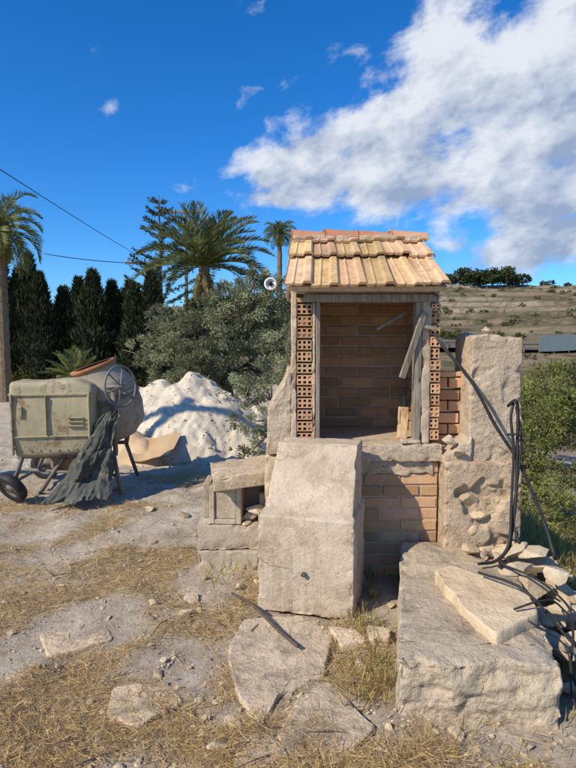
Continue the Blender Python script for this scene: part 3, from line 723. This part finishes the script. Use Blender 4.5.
def ring(c,n,R,r,seg=40,sides=8):
    n=frame(n);u=np.cross(n,(0,0,1));u/=np.linalg.norm(u);w=np.cross(n,u);V=[];F=[]
    for i in range(seg):
        A=2*math.pi*i/seg;rd=math.cos(A)*u+math.sin(A)*w
        for j in range(sides):
            B=2*math.pi*j/sides;V.append(np.array(c)+rd*(R+r*math.cos(B))+n*r*math.sin(B))
    for i in range(seg):
        for j in range(sides):
            F.append((i*sides+j,((i+1)%seg)*sides+j,((i+1)%seg)*sides+(j+1)%sides,i*sides+(j+1)%sides))
    return V,F,u,w
c0=np.array([-1.68,5.80,1.09]);n0=(.86,-.50,.08)
a=Acc();V,F,u_,w_=ring(c0,n0,.205,.011);a.add(V,F)
for k in range(3):
    A=k*math.pi/3+.3;d=math.cos(A)*u_+math.sin(A)*w_;V,F=tube([c0-d*.2,c0,c0+d*.2],.008,6);a.add(V,F)
V,F=tube([c0-frame(n0)*.35,c0+frame(n0)*.03],.02,10);a.add(V,F);a.build('handwheel',M['steel'],smooth=True,parent=mx)
a=Acc()
def T(P,r=.022):V,F=tube(P,r,8);a.add(V,F)
T([(-2.66,5.62,.41),(-1.72,5.78,.41)]);T([(-2.72,6.2,.42),(-1.78,6.35,.42)])
T([(-2.60,5.62,.44),(-2.72,5.68,.16)]);T([(-2.60,6.2,.44),(-2.72,6.25,.16)])
T([(-2.72,5.5,.15),(-2.72,6.4,.15)],.018);T([(-1.76,5.76,.44),(-1.66,5.66,.02)]);T([(-1.8,6.34,.44),(-1.7,6.45,.02)])
T([(-2.6,5.64,.28),(-1.72,5.72,.20)],.016);T([(-2.2,5.68,.44),(-2.45,5.64,.05)],.02);T([(-2.45,5.60,.05),(-2.1,5.68,.05),(-1.67,5.68,.06)],.016)
T([(-1.78,6.3,.42),(-1.62,6.15,1.0),(-1.70,6.1,1.08)],.026);T([(-1.74,5.78,.42),(-1.78,5.88,1.02)],.026)
a.build('frame',M['steel'],smooth=True,parent=mx)
def wheel(c,n,R,nm):
    V,F=lathe([(R*.62,-.035),(R*.9,-.045),(R,-.025),(R,.025),(R*.9,.045),(R*.62,.035),(R*.62,-.035)],c,n,32);mk(nm+'_tyre',V,F,M['rubber'],parent=mx)
    V,F=lathe([(.001,-.02),(.03,-.045),(.035,-.02),(R*.6,-.012),(R*.63,-.035),(R*.63,.035),(R*.6,.012),(.035,.02),(.001,.03)],c,n,24);mk(nm+'_rim',V,F,M['steel'],parent=mx)
wheel((-2.66,5.48,.14),(.40,.72,.5),.165,'front_wheel');wheel((-2.72,6.42,.155),(0.02,1,0),.165,'rear_wheel')
rb('motor',-2.35,-2.05,5.7,6.0,.24,.39,M['rust'],mx,103,.002,.02)
nu,nv=100,100;U,W=np.meshgrid(np.linspace(0,1,nu),np.linspace(0,1,nv),indexing='ij')
cxm=-1.72-.28*W**.8;wd=.16+.46*W**1.2
TX=cxm+(U-.5)*wd+.05*fbm(U*3,W*4,0,55,4)
TZ=.84*(1-W)+.10*fbm(U*4,W*3,0,56,3)*S(W*4)+.02
TY=5.64-.10*W-.16*W*np.sin(U*np.pi)+.045*np.sin(U*10+3*W+3*fbm(U*2,W*2,0,57))*(.3+.7*W)+.08*fbm(U*5,W*4,0,58,4,.5)*(.3+W)-.05*np.abs(fbm(U*5,W*6,0,59,3))
TY=TY-.16*S((W-.75)/.25);TZ=np.maximum(TZ,.02+.06*np.clip(fbm(U*7,W*5,0,60,3)+.2,0,1))
ii=np.arange(nu*nv).reshape(nu,nv);Ft=np.stack([ii[:-1,:-1],ii[1:,:-1],ii[1:,1:],ii[:-1,1:]],-1).reshape(-1,4)
mk('tarp',np.stack([TX,TY,TZ],-1).reshape(-1,3),Ft,M['tarp'],parent=mx)

# ------------------------------------------------------------ vegetation
def sph(n):
    d=rng.normal(size=(n,3));return d/np.linalg.norm(d,axis=1,keepdims=True)
def crown(clumps,nper,L,W,droop=0,dark=(.45,1.35),kk=26,sub=.30):
    Ps=[];Ds=[];Cs=[]
    for (x,y,z,r,*s) in clumps:
        sq=s[0] if s else .8;n=int(nper*r**2)
        k=max(6,int(kk*r**1.2));sc=sph(k)*(rng.random((k,1))**.4)*r*.9
        g0=rng.uniform(dark[0],dark[1],k)
        idx=rng.integers(0,k,n);cen=sc[idx];p=cen+sph(n)*(rng.random((n,1))**.5)*r*sub
        p[:,2]*=sq;d=p/(np.linalg.norm(p,axis=1,keepdims=True)+1e-6)+sph(n)*1.0;d[:,2]-=droop
        g=g0[idx]*rng.uniform(.8,1.2,n)
        Ps.append(p+np.array([x,y,z]));Ds.append(d);Cs.append(np.stack([g,g*rng.uniform(.95,1.05,n),g*rng.uniform(.85,1.1,n)],1))
    P=np.vstack(Ps);return leaves(P,np.vstack(Ds),L*rng.uniform(.7,1.3,len(P)),W,np.vstack(Cs))
def tree(name,base,clumps,nper,L,W,mat,trunk_r=.15,**k):
    e=empty(name,base);V,F,C=crown(clumps,nper,L,W,**k);mk('foliage',V,F,mat,C,False,e)
    a=Acc();b=np.array(base,float);fork=b+np.array([.05,0,.30*(max(c[2] for c in clumps)-b[2])])
    V,F=tube(spline([b-(0,0,.2),(b+fork)/2+(.05,.03,0),fork],4),np.linspace(trunk_r*1.3,trunk_r*.85,9),10);a.add(V,F)
    for c in clumps:
        t_=np.array(c[:3],float);m=(fork+t_)/2+rng.normal(size=3)*.08*c[3];P=spline([fork,m,t_],4);V,F=tube(P,np.linspace(trunk_r*.5,trunk_r*.1,len(P)),6);a.add(V,F)
        for _ in range(3):
            q=t_+rng.normal(size=3)*c[3]*.45;V,F=tube([m,(m+q)/2+rng.normal(size=3)*.05,q],[trunk_r*.2,trunk_r*.12,trunk_r*.04],5);a.add(V,F)
    a.build('trunk',M['bark'],smooth=True,parent=e);return e
tree('olive_tree',(-1.2,10.6,0),[(-2.0,10.3,1.45,.62),(-1.45,10.2,1.75,.70),(-.85,10.4,2.1,.70),(-.35,10.5,2.2,.62),(-.15,10.5,1.5,.7),(-2.3,10.6,1.85,.45),(-.9,10.2,1.2,.65),(-1.6,10.1,1.1,.5),(-.6,10.2,2.55,.33),(.3,10.6,1.9,.6),(-1.2,10.3,.7,.6),(-2.2,10.4,.8,.5),(-.4,10.3,.8,.6),(-2.6,10.5,1.3,.4)],8500,.085,.019,M['olive'],.13,kk=46,sub=.22,dark=(.4,1.25))
tree('olive_tree.001',(-.1,8.0,0),[(-.35,8.0,1.0,.45),(0,8.2,1.5,.5),(-.42,7.4,.5,.33),(.25,8.1,.9,.5),(-.25,7.0,.25,.28),(-.5,7.0,.12,.2)],8500,.065,.015,M['olive'],.06,dark=(.5,1.2),kk=46,sub=.22)
e=empty('cypress_hedge',(-8,18.5,0));Ps=[];Ds=[];Cs=[];a=Acc();r_=random.Random(9)
x=-15.0
while x<-3.9:
    h=r_.uniform(2.9,4.15);yy=18+r_.uniform(-.45,.45);rr=r_.uniform(.5,.75)
    nn=5200;zz=rng.random(nn)**.9;rad_=rr*np.minimum(1,(1-zz)*1.55)**.75*(.72+.3*vn(zz*9,zz*0+x,zz*0,3));an=rng.random(nn)*2*np.pi
    rq=rad_*(.75+.45*rng.random(nn))
    Ps.append(np.stack([x+np.cos(an)*rq,yy+np.sin(an)*rq,.05+zz*h],1));Ds.append(np.stack([np.cos(an)*.5,np.sin(an)*.5,np.full(nn,1.3)],1)+rng.normal(size=(nn,3))*.35)
    g=rng.uniform(.4,1.5,nn)*r_.uniform(.7,1.2);Cs.append(np.stack([g,g,g],1))
    zc=np.linspace(0,1,10);V,F=tube(np.stack([x+zc*0,yy+zc*0,zc*h*.88],1),np.maximum(.02,rr*.62*np.minimum(1,(1-zc)*1.55)**.75),10);a.add(V,F,(.3,.3,.3))
    x+=r_.uniform(.30,.55)
P=np.vstack(Ps);V,F,C=leaves(P,np.vstack(Ds),.17*rng.uniform(.6,1.7,len(P)),.045,np.vstack(Cs));mk('foliage',V,F,M['cypress'],C,False,e)
a.build('core',M['cypress'],smooth=True,parent=e)
V,F,C=crown([(xx,17.0,.25,.55,.7) for xx in np.arange(-14,-3.5,.75)],1500,.12,.04,dark=(.2,.6));mk('undergrowth',V,F,M['bush'],C,False)
def palm(name,base,h,L,nf,tr,droopk=1.0,lean=0,skirt=6,lw=.022,ll=.45,elr=(-.35,1.35),bright=1.0):
    e=empty(name,base);b=np.array(base,float);top=b+np.array([lean,0,h])
    P=spline([b-(0,0,.2),b+np.array([lean*.3,0,h*.5]),top],14);rr=np.array([tr*(1.0+.12*(i%2)) for i in range(len(P))]);rr[:3]*=1.25;rr[-4:]*=.8;V,F=tube(P,rr,12)
    mk('trunk',V,F,M['bark'],np.ones((len(V),3)),False,e)
    PP=[];DD=[];CC=[];LL=[];a=Acc()
    for i in range(nf+skirt):
        dead=i>=nf;az=i*2.39996+rng.normal()*.15;el=elr[0]+(elr[1]-elr[0])*((i+.5)/nf)**.8 if not dead else rng.uniform(-1.4,-.9)
        l=L*rng.uniform(.85,1.1)*(1 if not dead else .6);m=34;p=top.copy();e_=el;pts=[p.copy()]
        for k in range(m):
            st=l/m;e_-=droopk*(1.5/m)*(.2+1.4*k/m);e_=max(e_,-1.45)
            p=p+st*np.array([math.cos(az)*math.cos(e_),math.sin(az)*math.cos(e_),math.sin(e_)]);pts.append(p.copy())
        pts=np.array(pts);V,F=tube(pts[::3],np.linspace(.018,.005,len(pts[::3]))*L/1.5,4);a.add(V,F,(1.6,1.4,.9))
        g=rng.uniform(.6,1.4)*bright;cc=(g,g,g) if not dead else (2.2*g,1.6*g,1.2*g)
        side=np.array([-math.sin(az),math.cos(az),0])
        for k in range(4,m+1):
            tdir=pts[k]-pts[k-1];tdir/=np.linalg.norm(tdir);f=math.sin(min(1,(k/m)*1.0)*math.pi*.80+.35)
            nrm=np.cross(side,tdir)
            for s in(-1,1):
                for q in(0,.5):
                    PP.append(pts[k-1]*(1-q)+pts[k]*q);DD.append(side*s*.8+tdir*1.0+nrm*-.35+rng.normal(size=3)*.10);CC.append(cc);LL.append(ll*L/1.5*max(.3,f)*rng.uniform(.8,1.1))
    V,F,C=leaves(np.array(PP),np.array(DD),np.array(LL),lw*L/1.5,np.array(CC));mk('fronds',V,F,M['palm'],C,False,e);a.build('rachis',M['palm'],parent=e)
palm('palm_tree',(-7.0,14.3,0),4.15,1.35,36,.14,1.35,0,12,.022,.38,(-.7,1.3))
palm('palm_tree.001',(-2.85,20,0),3.95,2.4,44,.22,.75,0,4,.021,.40,(-.1,1.4),.9)
palm('palm_tree.002',(-.5,35,0),7.6,1.15,30,.14,1.2,0,8,.028,.5,(-.6,1.3))
palm('palm_tree.003',(-5.6,15.2,0),.45,.9,26,.12,.3,0,0,.03,.4,(.0,1.4),1.2)
e=empty('norfolk_pine',(-6.1,28,0));a=Acc();V,F=tube([(-6.1,28,-.2),(-6.08,28,4),(-6.1,28,8.2)],[.16,.09,.02],8);a.add(V,F)
PP=[];DD=[];CC=[]
z=3.0
while z<8.1:
    Lb=(8.6-z)*.36+.12
    for k in range(6):
        if rng.random()<.15:continue
        az=k*math.pi/3+z*2+rng.uniform(-.3,.3);l=Lb*rng.uniform(.75,1.15);d=np.array([math.cos(az),math.sin(az),.22])
        p0=np.array([-6.1,28,z]);pts=np.array([p0+d*l*t_+np.array([0,0,.18*l*t_*t_]) for t_ in np.linspace(0,1,6)]);V,F=tube(pts,np.linspace(.022,.008,6),4);a.add(V,F)
        n=int(80*l)+10
        for _ in range(n):
            t_=rng.uniform(.2,1);PP.append(p0+d*l*t_+np.array([0,0,.18*l*t_*t_])+rng.normal(size=3)*.03);DD.append(d*.6+rng.normal(size=3)*.5+np.array([0,0,.5]));g=rng.uniform(.6,1.4);CC.append((g,g,g))
    z+=rng.uniform(.42,.6)
V,F,C=leaves(np.array(PP),np.array(DD),.17,.045,np.array(CC));mk('needles',V,F,M['pine'],C,False,e);a.build('trunk',M['bark'],parent=e)
tree('carob_tree',(-3.9,19.5,0),[(-4.3,19.5,1.8,.9),(-3.4,19.6,2.1,1.0),(-2.5,19.7,2.2,1.0),(-1.4,20,2.3,1.1),(-.3,20,2.2,1.0),(-4.8,19.6,1.2,.9),(-3.0,19,1.0,1.0),(-4.2,18.8,.6,.8)],2600,.13,.045,M['bush'],.15,dark=(.15,.5))
tree('shrub',(4.3,10.5,-1.9),[(4.3,10.5,-.4,.75),(4.9,11,.1,.8),(3.8,10.2,-.8,.6),(5.6,11.3,-.1,.8),(4.6,10.0,-1.0,.7),(4.2,11.4,.5,.5)],4200,.08,.028,M['bush'],.06,dark=(.4,1.25),kk=40,sub=.24)
tree('shrub.001',(3.2,7.6,-1.6),[(3.3,7.7,-.75,.42),(3.7,7.9,-.85,.45),(3.0,7.4,-1.05,.35),(4.1,8.3,-.7,.5)],4200,.06,.02,M['bush'],.04,dark=(.6,1.5),kk=40,sub=.24)
tree('shrub.002',(8,18,-1.8),[(7.6,18,.0,1.0),(8.8,18.5,.1,1.0),(9.8,19,-.2,1.1),(6.9,17,-.6,.9),(8.2,17,-.7,1.0)],2200,.12,.04,M['bush'],.08,dark=(.4,1.2),kk=30)
tree('shrub.003',(5.4,8.6,-2.2),[(5.2,8.6,-1.3,.6),(5.8,9,-1.1,.7),(4.6,8.4,-1.5,.5)],4200,.07,.024,M['bush'],.05,dark=(.6,1.5),kk=40,sub=.24)
cl=[]
for _ in range(300):
    y=rng.uniform(30,160);x=rng.uniform(.15*y,.75*y);s=rng.uniform(.15,.6)*(.4+y/130)*(1.9 if rng.random()<.08 else 1);cl.append((x,y,gz(x,y)+s*.3,s,.6))
V,F,C=crown(cl,160,.34,.2,dark=(.2,.6));mk('distant_shrubs',V,F,M['bush'],C,False)
cl=[]
for x in np.arange(43,66,1.5):
    s=rng.uniform(1.3,3.0);cl.append((x,163+rng.uniform(-3,3),gz(x,163)+s*.7+.4,s,.8))
for x in (71,73,78): cl.append((x,163,gz(x,163)+.4,.9,.8))
V,F,C=crown(cl,130,.7,.4,dark=(.4,1.0));mk('distant_tree_line',V,F,M['cypress'],C*1.8,False)
# ------------------------------------------------------------ road, net fence, guardrail
rx=np.arange(-30,120,1.5);ry=56+.10*rx
def strip(off0,off1,dz,name,mat):
    V=[];zc=np.maximum.reduce([H(rx,ry+o) for o in(-2.5,0,2.5)])+.05
    for o in(off0,off1):V.append(np.stack([rx,ry+o,zc+dz],1))
    V=np.vstack(V);n=len(rx);F=[(i,i+1,n+i+1,n+i) for i in range(n-1)];mk(name,V,F,mat,None,False)
    return zc
zc=strip(-2.6,2.6,0,'road',M['asphalt']);strip(-.06,.06,.006,'road_marking',M['roadpaint'])
e=empty('net_fence',(30,54,0));a=Acc();b=Acc()
for i,x in enumerate(rx):
    if x<23.5 or x>110:continue
    y=ry[i]-2.9;z=zc[i]-.3;V,F=tube([(x,y,z),(x,y,z+2.0)],.05,6);a.add(V,F)
    if x<108:
        y2=ry[i+1]-2.9;z2=zc[i+1]-.3
        b.add([(x,y-.06,z+.15),(x+1.5,y2-.06,z2+.15),(x+1.5,y2-.06,z2+1.7),(x,y-.06,z+1.7)],[(0,1,2,3)])
a.build('posts',M['steel'],parent=e);b.build('netting',M['net'],parent=e)
e=empty('guardrail',(10,54,0));a=Acc()
for i,x in enumerate(rx):
    if x<2 or x>22.5:continue
    y=ry[i]-2.9;z=zc[i];V,F=box(x-.06,x+.06,y,y+.1,z-.2,z+.75);a.add(V,F)
    y2=ry[i+1]-2.9;z2=zc[i+1]
    a.add([(x,y-.03,z+.45),(x+1.5,y2-.03,z2+.45),(x+1.5,y2-.08,z2+.6),(x,y-.08,z+.6),(x+1.5,y2-.03,z2+.75),(x,y-.03,z+.75)],[(0,1,2,3),(3,2,4,5)])
a.build('rail',M['steel'],parent=e)
# ------------------------------------------------------------ poles and wires
def pole(name,x,y,h,r=.09):
    e=empty(name,(x,y,0));a=Acc();V,F=tube([(x,y,-.3),(x,y,h)],[r*1.3,r*.8],10);a.add(V,F);V,F=bbox(x-1.0,x+1.0,y-.12,y-.02,h-.25,h-.13,.01);a.add(V,F)
    for k in(-.85,0,.85):V,F=lathe([(.03,0),(.05,.02),(.03,.06),(.05,.08),(.02,.14)],(x+k,y-.07,h-.13),(0,0,1),8);a.add(V,F)
    a.build('pole',M['wood'],parent=e)
pole('utility_pole',-5.2,30,8.0);pole('utility_pole.001',-7.4,30.4,5.5,.07);pole('utility_pole.002',-6.67,4,5.9)
e=empty('overhead_wires',(-7,17,5.6))
def wire(p,q,sag,r=.012):
    p=np.array(p,float);q=np.array(q,float);P=[p+(q-p)*t_-np.array([0,0,4*sag*t_*(1-t_)]) for t_ in np.linspace(0,1,24)];V,F=tube(P,r,5);mk('wire',V,F,M['rubber'],parent=e)
wire((-6.67,3.93,5.85),(-7.4,30.3,5.5),.12);wire((-7.4,30.3,5.5),(-5.2,30,7.9),.1,.015);wire((-12,29,5.6),(-7.4,30.3,5.3),.1,.02)

# ------------------------------------------------------------ grass
n=130000;y=1.9+rng.random(n)**1.3*5.5;x=(rng.random(n)*1.12-.56)*(y*1.05+.1);m=straw(x,y)
keep=rng.random(n)<np.clip(m*1.3-.2,0.03,1);keep&=~((x>.45)&(x<1.3)&(y>2.35)&(y<3.7))&~((x>-.22)&(x<.2)&(y>2.3)&(y<3.1)&(rng.random(n)<.88))
keep&=~((x>-.2)&(x<.45)&(y>3.15)&(y<3.75))&(y<6.5)
x=x[keep];y=y[keep];n=len(x);z=H(x,y)
an=rng.random(n)*2*np.pi+.8*np.sin(x*3+y*2);el=np.abs(rng.normal(size=n))*.28+.03;L=rng.uniform(.02,.11,n)
D=np.stack([np.cos(an)*np.cos(el),np.sin(an)*np.cos(el),np.sin(el)],1);g=rng.uniform(.5,1.2,n)
C=np.stack([g,g*rng.uniform(.88,1.02,n),g*rng.uniform(.7,1.0,n)],1)
V,F,C=leaves(np.stack([x,y,z+.004+.01*rng.random(n)],1),D,L,rng.uniform(.0013,.0026,n)*(1+.12*y),C);mk('dry_grass',V,F,M['straw'],C,False)
cx=[];cy=[]
for (tx,ty,tr,k) in[(.46,2.62,.10,300),(.42,3.05,.08,180),(1.45,2.35,.2,500),(.6,3.55,.12,300),(1.6,2.75,.15,500),(-.45,3.75,.12,90),(.38,2.42,.08,120),(.9,2.1,.25,160),(1.5,3.5,.12,300)]:
    cx.append(tx+rng.normal(size=k)*tr);cy.append(ty+rng.normal(size=k)*tr)
n2=42000;yy=2.8+rng.random(n2)**1.5*9;xx=1.5+rng.random(n2)*(.58*yy+.4-1.0);cx.append(xx);cy.append(yy)
x=np.concatenate(cx);y=np.concatenate(cy);n=len(x)
ok=~((x>.42)&(x<1.32)&(y>2.3)&(y<3.7)&(np.abs(x-.46)>.12));x=x[ok];y=y[ok];n=len(x);z=H(x,y)
an=rng.random(n)*2*np.pi;el=rng.uniform(.7,1.5,n);L=rng.uniform(.03,.11,n)*(1+1.1*S((y-3.2)/2))
D=np.stack([np.cos(an)*np.cos(el),np.sin(an)*np.cos(el),np.sin(el)],1);g=rng.uniform(.5,1.3,n)
dry=(rng.random(n)<.62+.25*fbm(x*1.2,y*1.2,0,71,2));C=np.stack([g*np.where(dry,2.2,1),g*np.where(dry,1.55,1),g*np.where(dry,2.4,1)],1)
V,F,C=leaves(np.stack([x,y,z],1),D,L,.0035*(1+.15*y),C);mk('grass',V,F,M['grass'],C,False)

# ------------------------------------------------------------ world
SEL,SAZ=38,233
w=bpy.data.worlds.new('World');scene.world=w;w.use_nodes=True;nt=w.node_tree;nt.nodes.clear()
def N(ty,**k):
    x=nt.nodes.new(ty)
    for a_,b_ in k.items():setattr(x,a_,b_)
    return x
def lk(a_,b_):nt.links.new(a_,b_)
def mt(op,a_,b_=0,c_=None):
    x=N('ShaderNodeMath',operation=op)
    for i,v in enumerate((a_,b_,c_)):
        if v is None:continue
        if isinstance(v,(int,float)):x.inputs[i].default_value=v
        else:lk(v,x.inputs[i])
    return x.outputs[0]
sky=N('ShaderNodeTexSky',sky_type='NISHITA');sky.sun_disc=False;sky.sun_elevation=rad(SEL);sky.sun_rotation=rad(SAZ);sky.air_density=1.0;sky.dust_density=.3;sky.ozone_density=2.5;sky.altitude=300
gm=N('ShaderNodeMix',data_type='RGBA',blend_type='MULTIPLY');gm.inputs[0].default_value=1;lk(sky.outputs[0],gm.inputs[6]);gm.inputs[7].default_value=(.72,1.12,1.65,1)
hs=N('ShaderNodeHueSaturation');hs.inputs['Saturation'].default_value=1.13;hs.inputs['Value'].default_value=1.03;lk(gm.outputs[2],hs.inputs['Color'])
tc=N('ShaderNodeTexCoord');sp=N('ShaderNodeSeparateXYZ');lk(tc.outputs['Generated'],sp.inputs[0])
az=mt('ARCTAN2',sp.outputs[0],sp.outputs[1]);el=mt('ARCSINE',sp.outputs[2])
def ell(a0,e0,ra,re,amp,tilt=0):
    da=mt('SUBTRACT',az,rad(a0));de=mt('SUBTRACT',el,rad(e0));de=mt('SUBTRACT',de,mt('MULTIPLY',da,tilt))
    q=mt('ADD',mt('POWER',mt('ABSOLUTE',mt('DIVIDE',da,rad(ra))),2),mt('POWER',mt('ABSOLUTE',mt('DIVIDE',de,rad(re))),2))
    return mt('MULTIPLY',mt('EXPONENT',mt('MULTIPLY',q,-1)),amp)
parts=[ell(10,15.6,10,4.4,1.1,.06),ell(14,20.5,8,5.5,1.0,.3),ell(0,16,6,3.2,.75,.1),ell(23,14,7,6,1.0,.25),ell(13.5,27,4.5,3.5,.6),ell(25,24,5,8,.75),ell(-16,20.2,1.8,.9,.52,.2),ell(-1,22.6,4.0,1.2,.58,.2),ell(24,8.0,8,2.4,.75,.2),ell(40,15,12,9,.8),ell(60,30,25,12,.5),ell(-90,20,30,9,.5),ell(150,28,30,10,.5),ell(-2,12.8,2.5,.8,.5)]
m_=parts[0]
for p in parts[1:]:m_=mt('ADD',m_,p)
m_=mt('MINIMUM',m_,1.15)
cv=N('ShaderNodeCombineXYZ');lk(az,cv.inputs[0]);lk(mt('ADD',mt('MULTIPLY',el,1.5),mt('MULTIPLY',az,-.25)),cv.inputs[1])
def cn(scale,det,vec,rough=.6,dist=.15):
    x=N('ShaderNodeTexNoise');x.inputs['Scale'].default_value=scale;x.inputs['Detail'].default_value=det;x.inputs['Roughness'].default_value=rough;x.inputs['Distortion'].default_value=dist;lk(vec,x.inputs['Vector']);return x.outputs['Fac']
n1=cn(9,9,cv.outputs[0])
dens=mt('ADD',mt('MULTIPLY',mt('SUBTRACT',n1,.5),2.7),m_)
mr=N('ShaderNodeMapRange',interpolation_type='SMOOTHSTEP');lk(dens,mr.inputs[0]);mr.inputs[1].default_value=.32;mr.inputs[2].default_value=.98;alpha=mt('MULTIPLY',mr.outputs[0],.95)
off=N('ShaderNodeVectorMath',operation='ADD');off.inputs[1].default_value=(-.035,.06,0);lk(cv.outputs[0],off.inputs[0])
n2_=cn(9,4,off.outputs[0])
sh=mt('MULTIPLY',mt('SUBTRACT',n1,n2_),3.4);sh=mt('ADD',sh,mt('MULTIPLY',mt('SUBTRACT',el,rad(16)),2.6));sh=mt('ADD',sh,mt('MULTIPLY',mt('SUBTRACT',1.1,dens),.55));sh=mt('ADD',sh,.52)
cr=N('ShaderNodeMix',data_type='RGBA');cl_=N('ShaderNodeClamp');lk(sh,cl_.inputs[0]);lk(cl_.outputs[0],cr.inputs[0]);cr.inputs[6].default_value=(3.3,4.1,5.7,1);cr.inputs[7].default_value=(8.2,8.6,9.2,1)
mx_=N('ShaderNodeMix',data_type='RGBA');lk(alpha,mx_.inputs[0]);lk(hs.outputs[0],mx_.inputs[6]);lk(cr.outputs[2],mx_.inputs[7])
bg=N('ShaderNodeBackground');bg.inputs['Strength'].default_value=.1;lk(mx_.outputs[2],bg.inputs[0]);wo=N('ShaderNodeOutputWorld');lk(bg.outputs[0],wo.inputs[0])
sd=bpy.data.lights.new('sun','SUN');sd.energy=5.0;sd.angle=rad(.5);sd.color=(1,.92,.77);so=bpy.data.objects.new('sun',sd);scene.collection.objects.link(so)
sv=Vector((math.sin(rad(SAZ))*math.cos(rad(SEL)),math.cos(rad(SAZ))*math.cos(rad(SEL)),math.sin(rad(SEL))));so.rotation_euler=sv.to_track_quat('Z','Y').to_euler()
cd=bpy.data.cameras.new('camera');co=bpy.data.objects.new('camera',cd);scene.collection.objects.link(co);co.location=(0,0,1.6);co.rotation_euler=(rad(90-4.8),0,0)
cd.sensor_fit='VERTICAL';cd.sensor_height=24;cd.lens=18.125;cd.clip_start=.05;cd.clip_end=5000;scene.camera=co
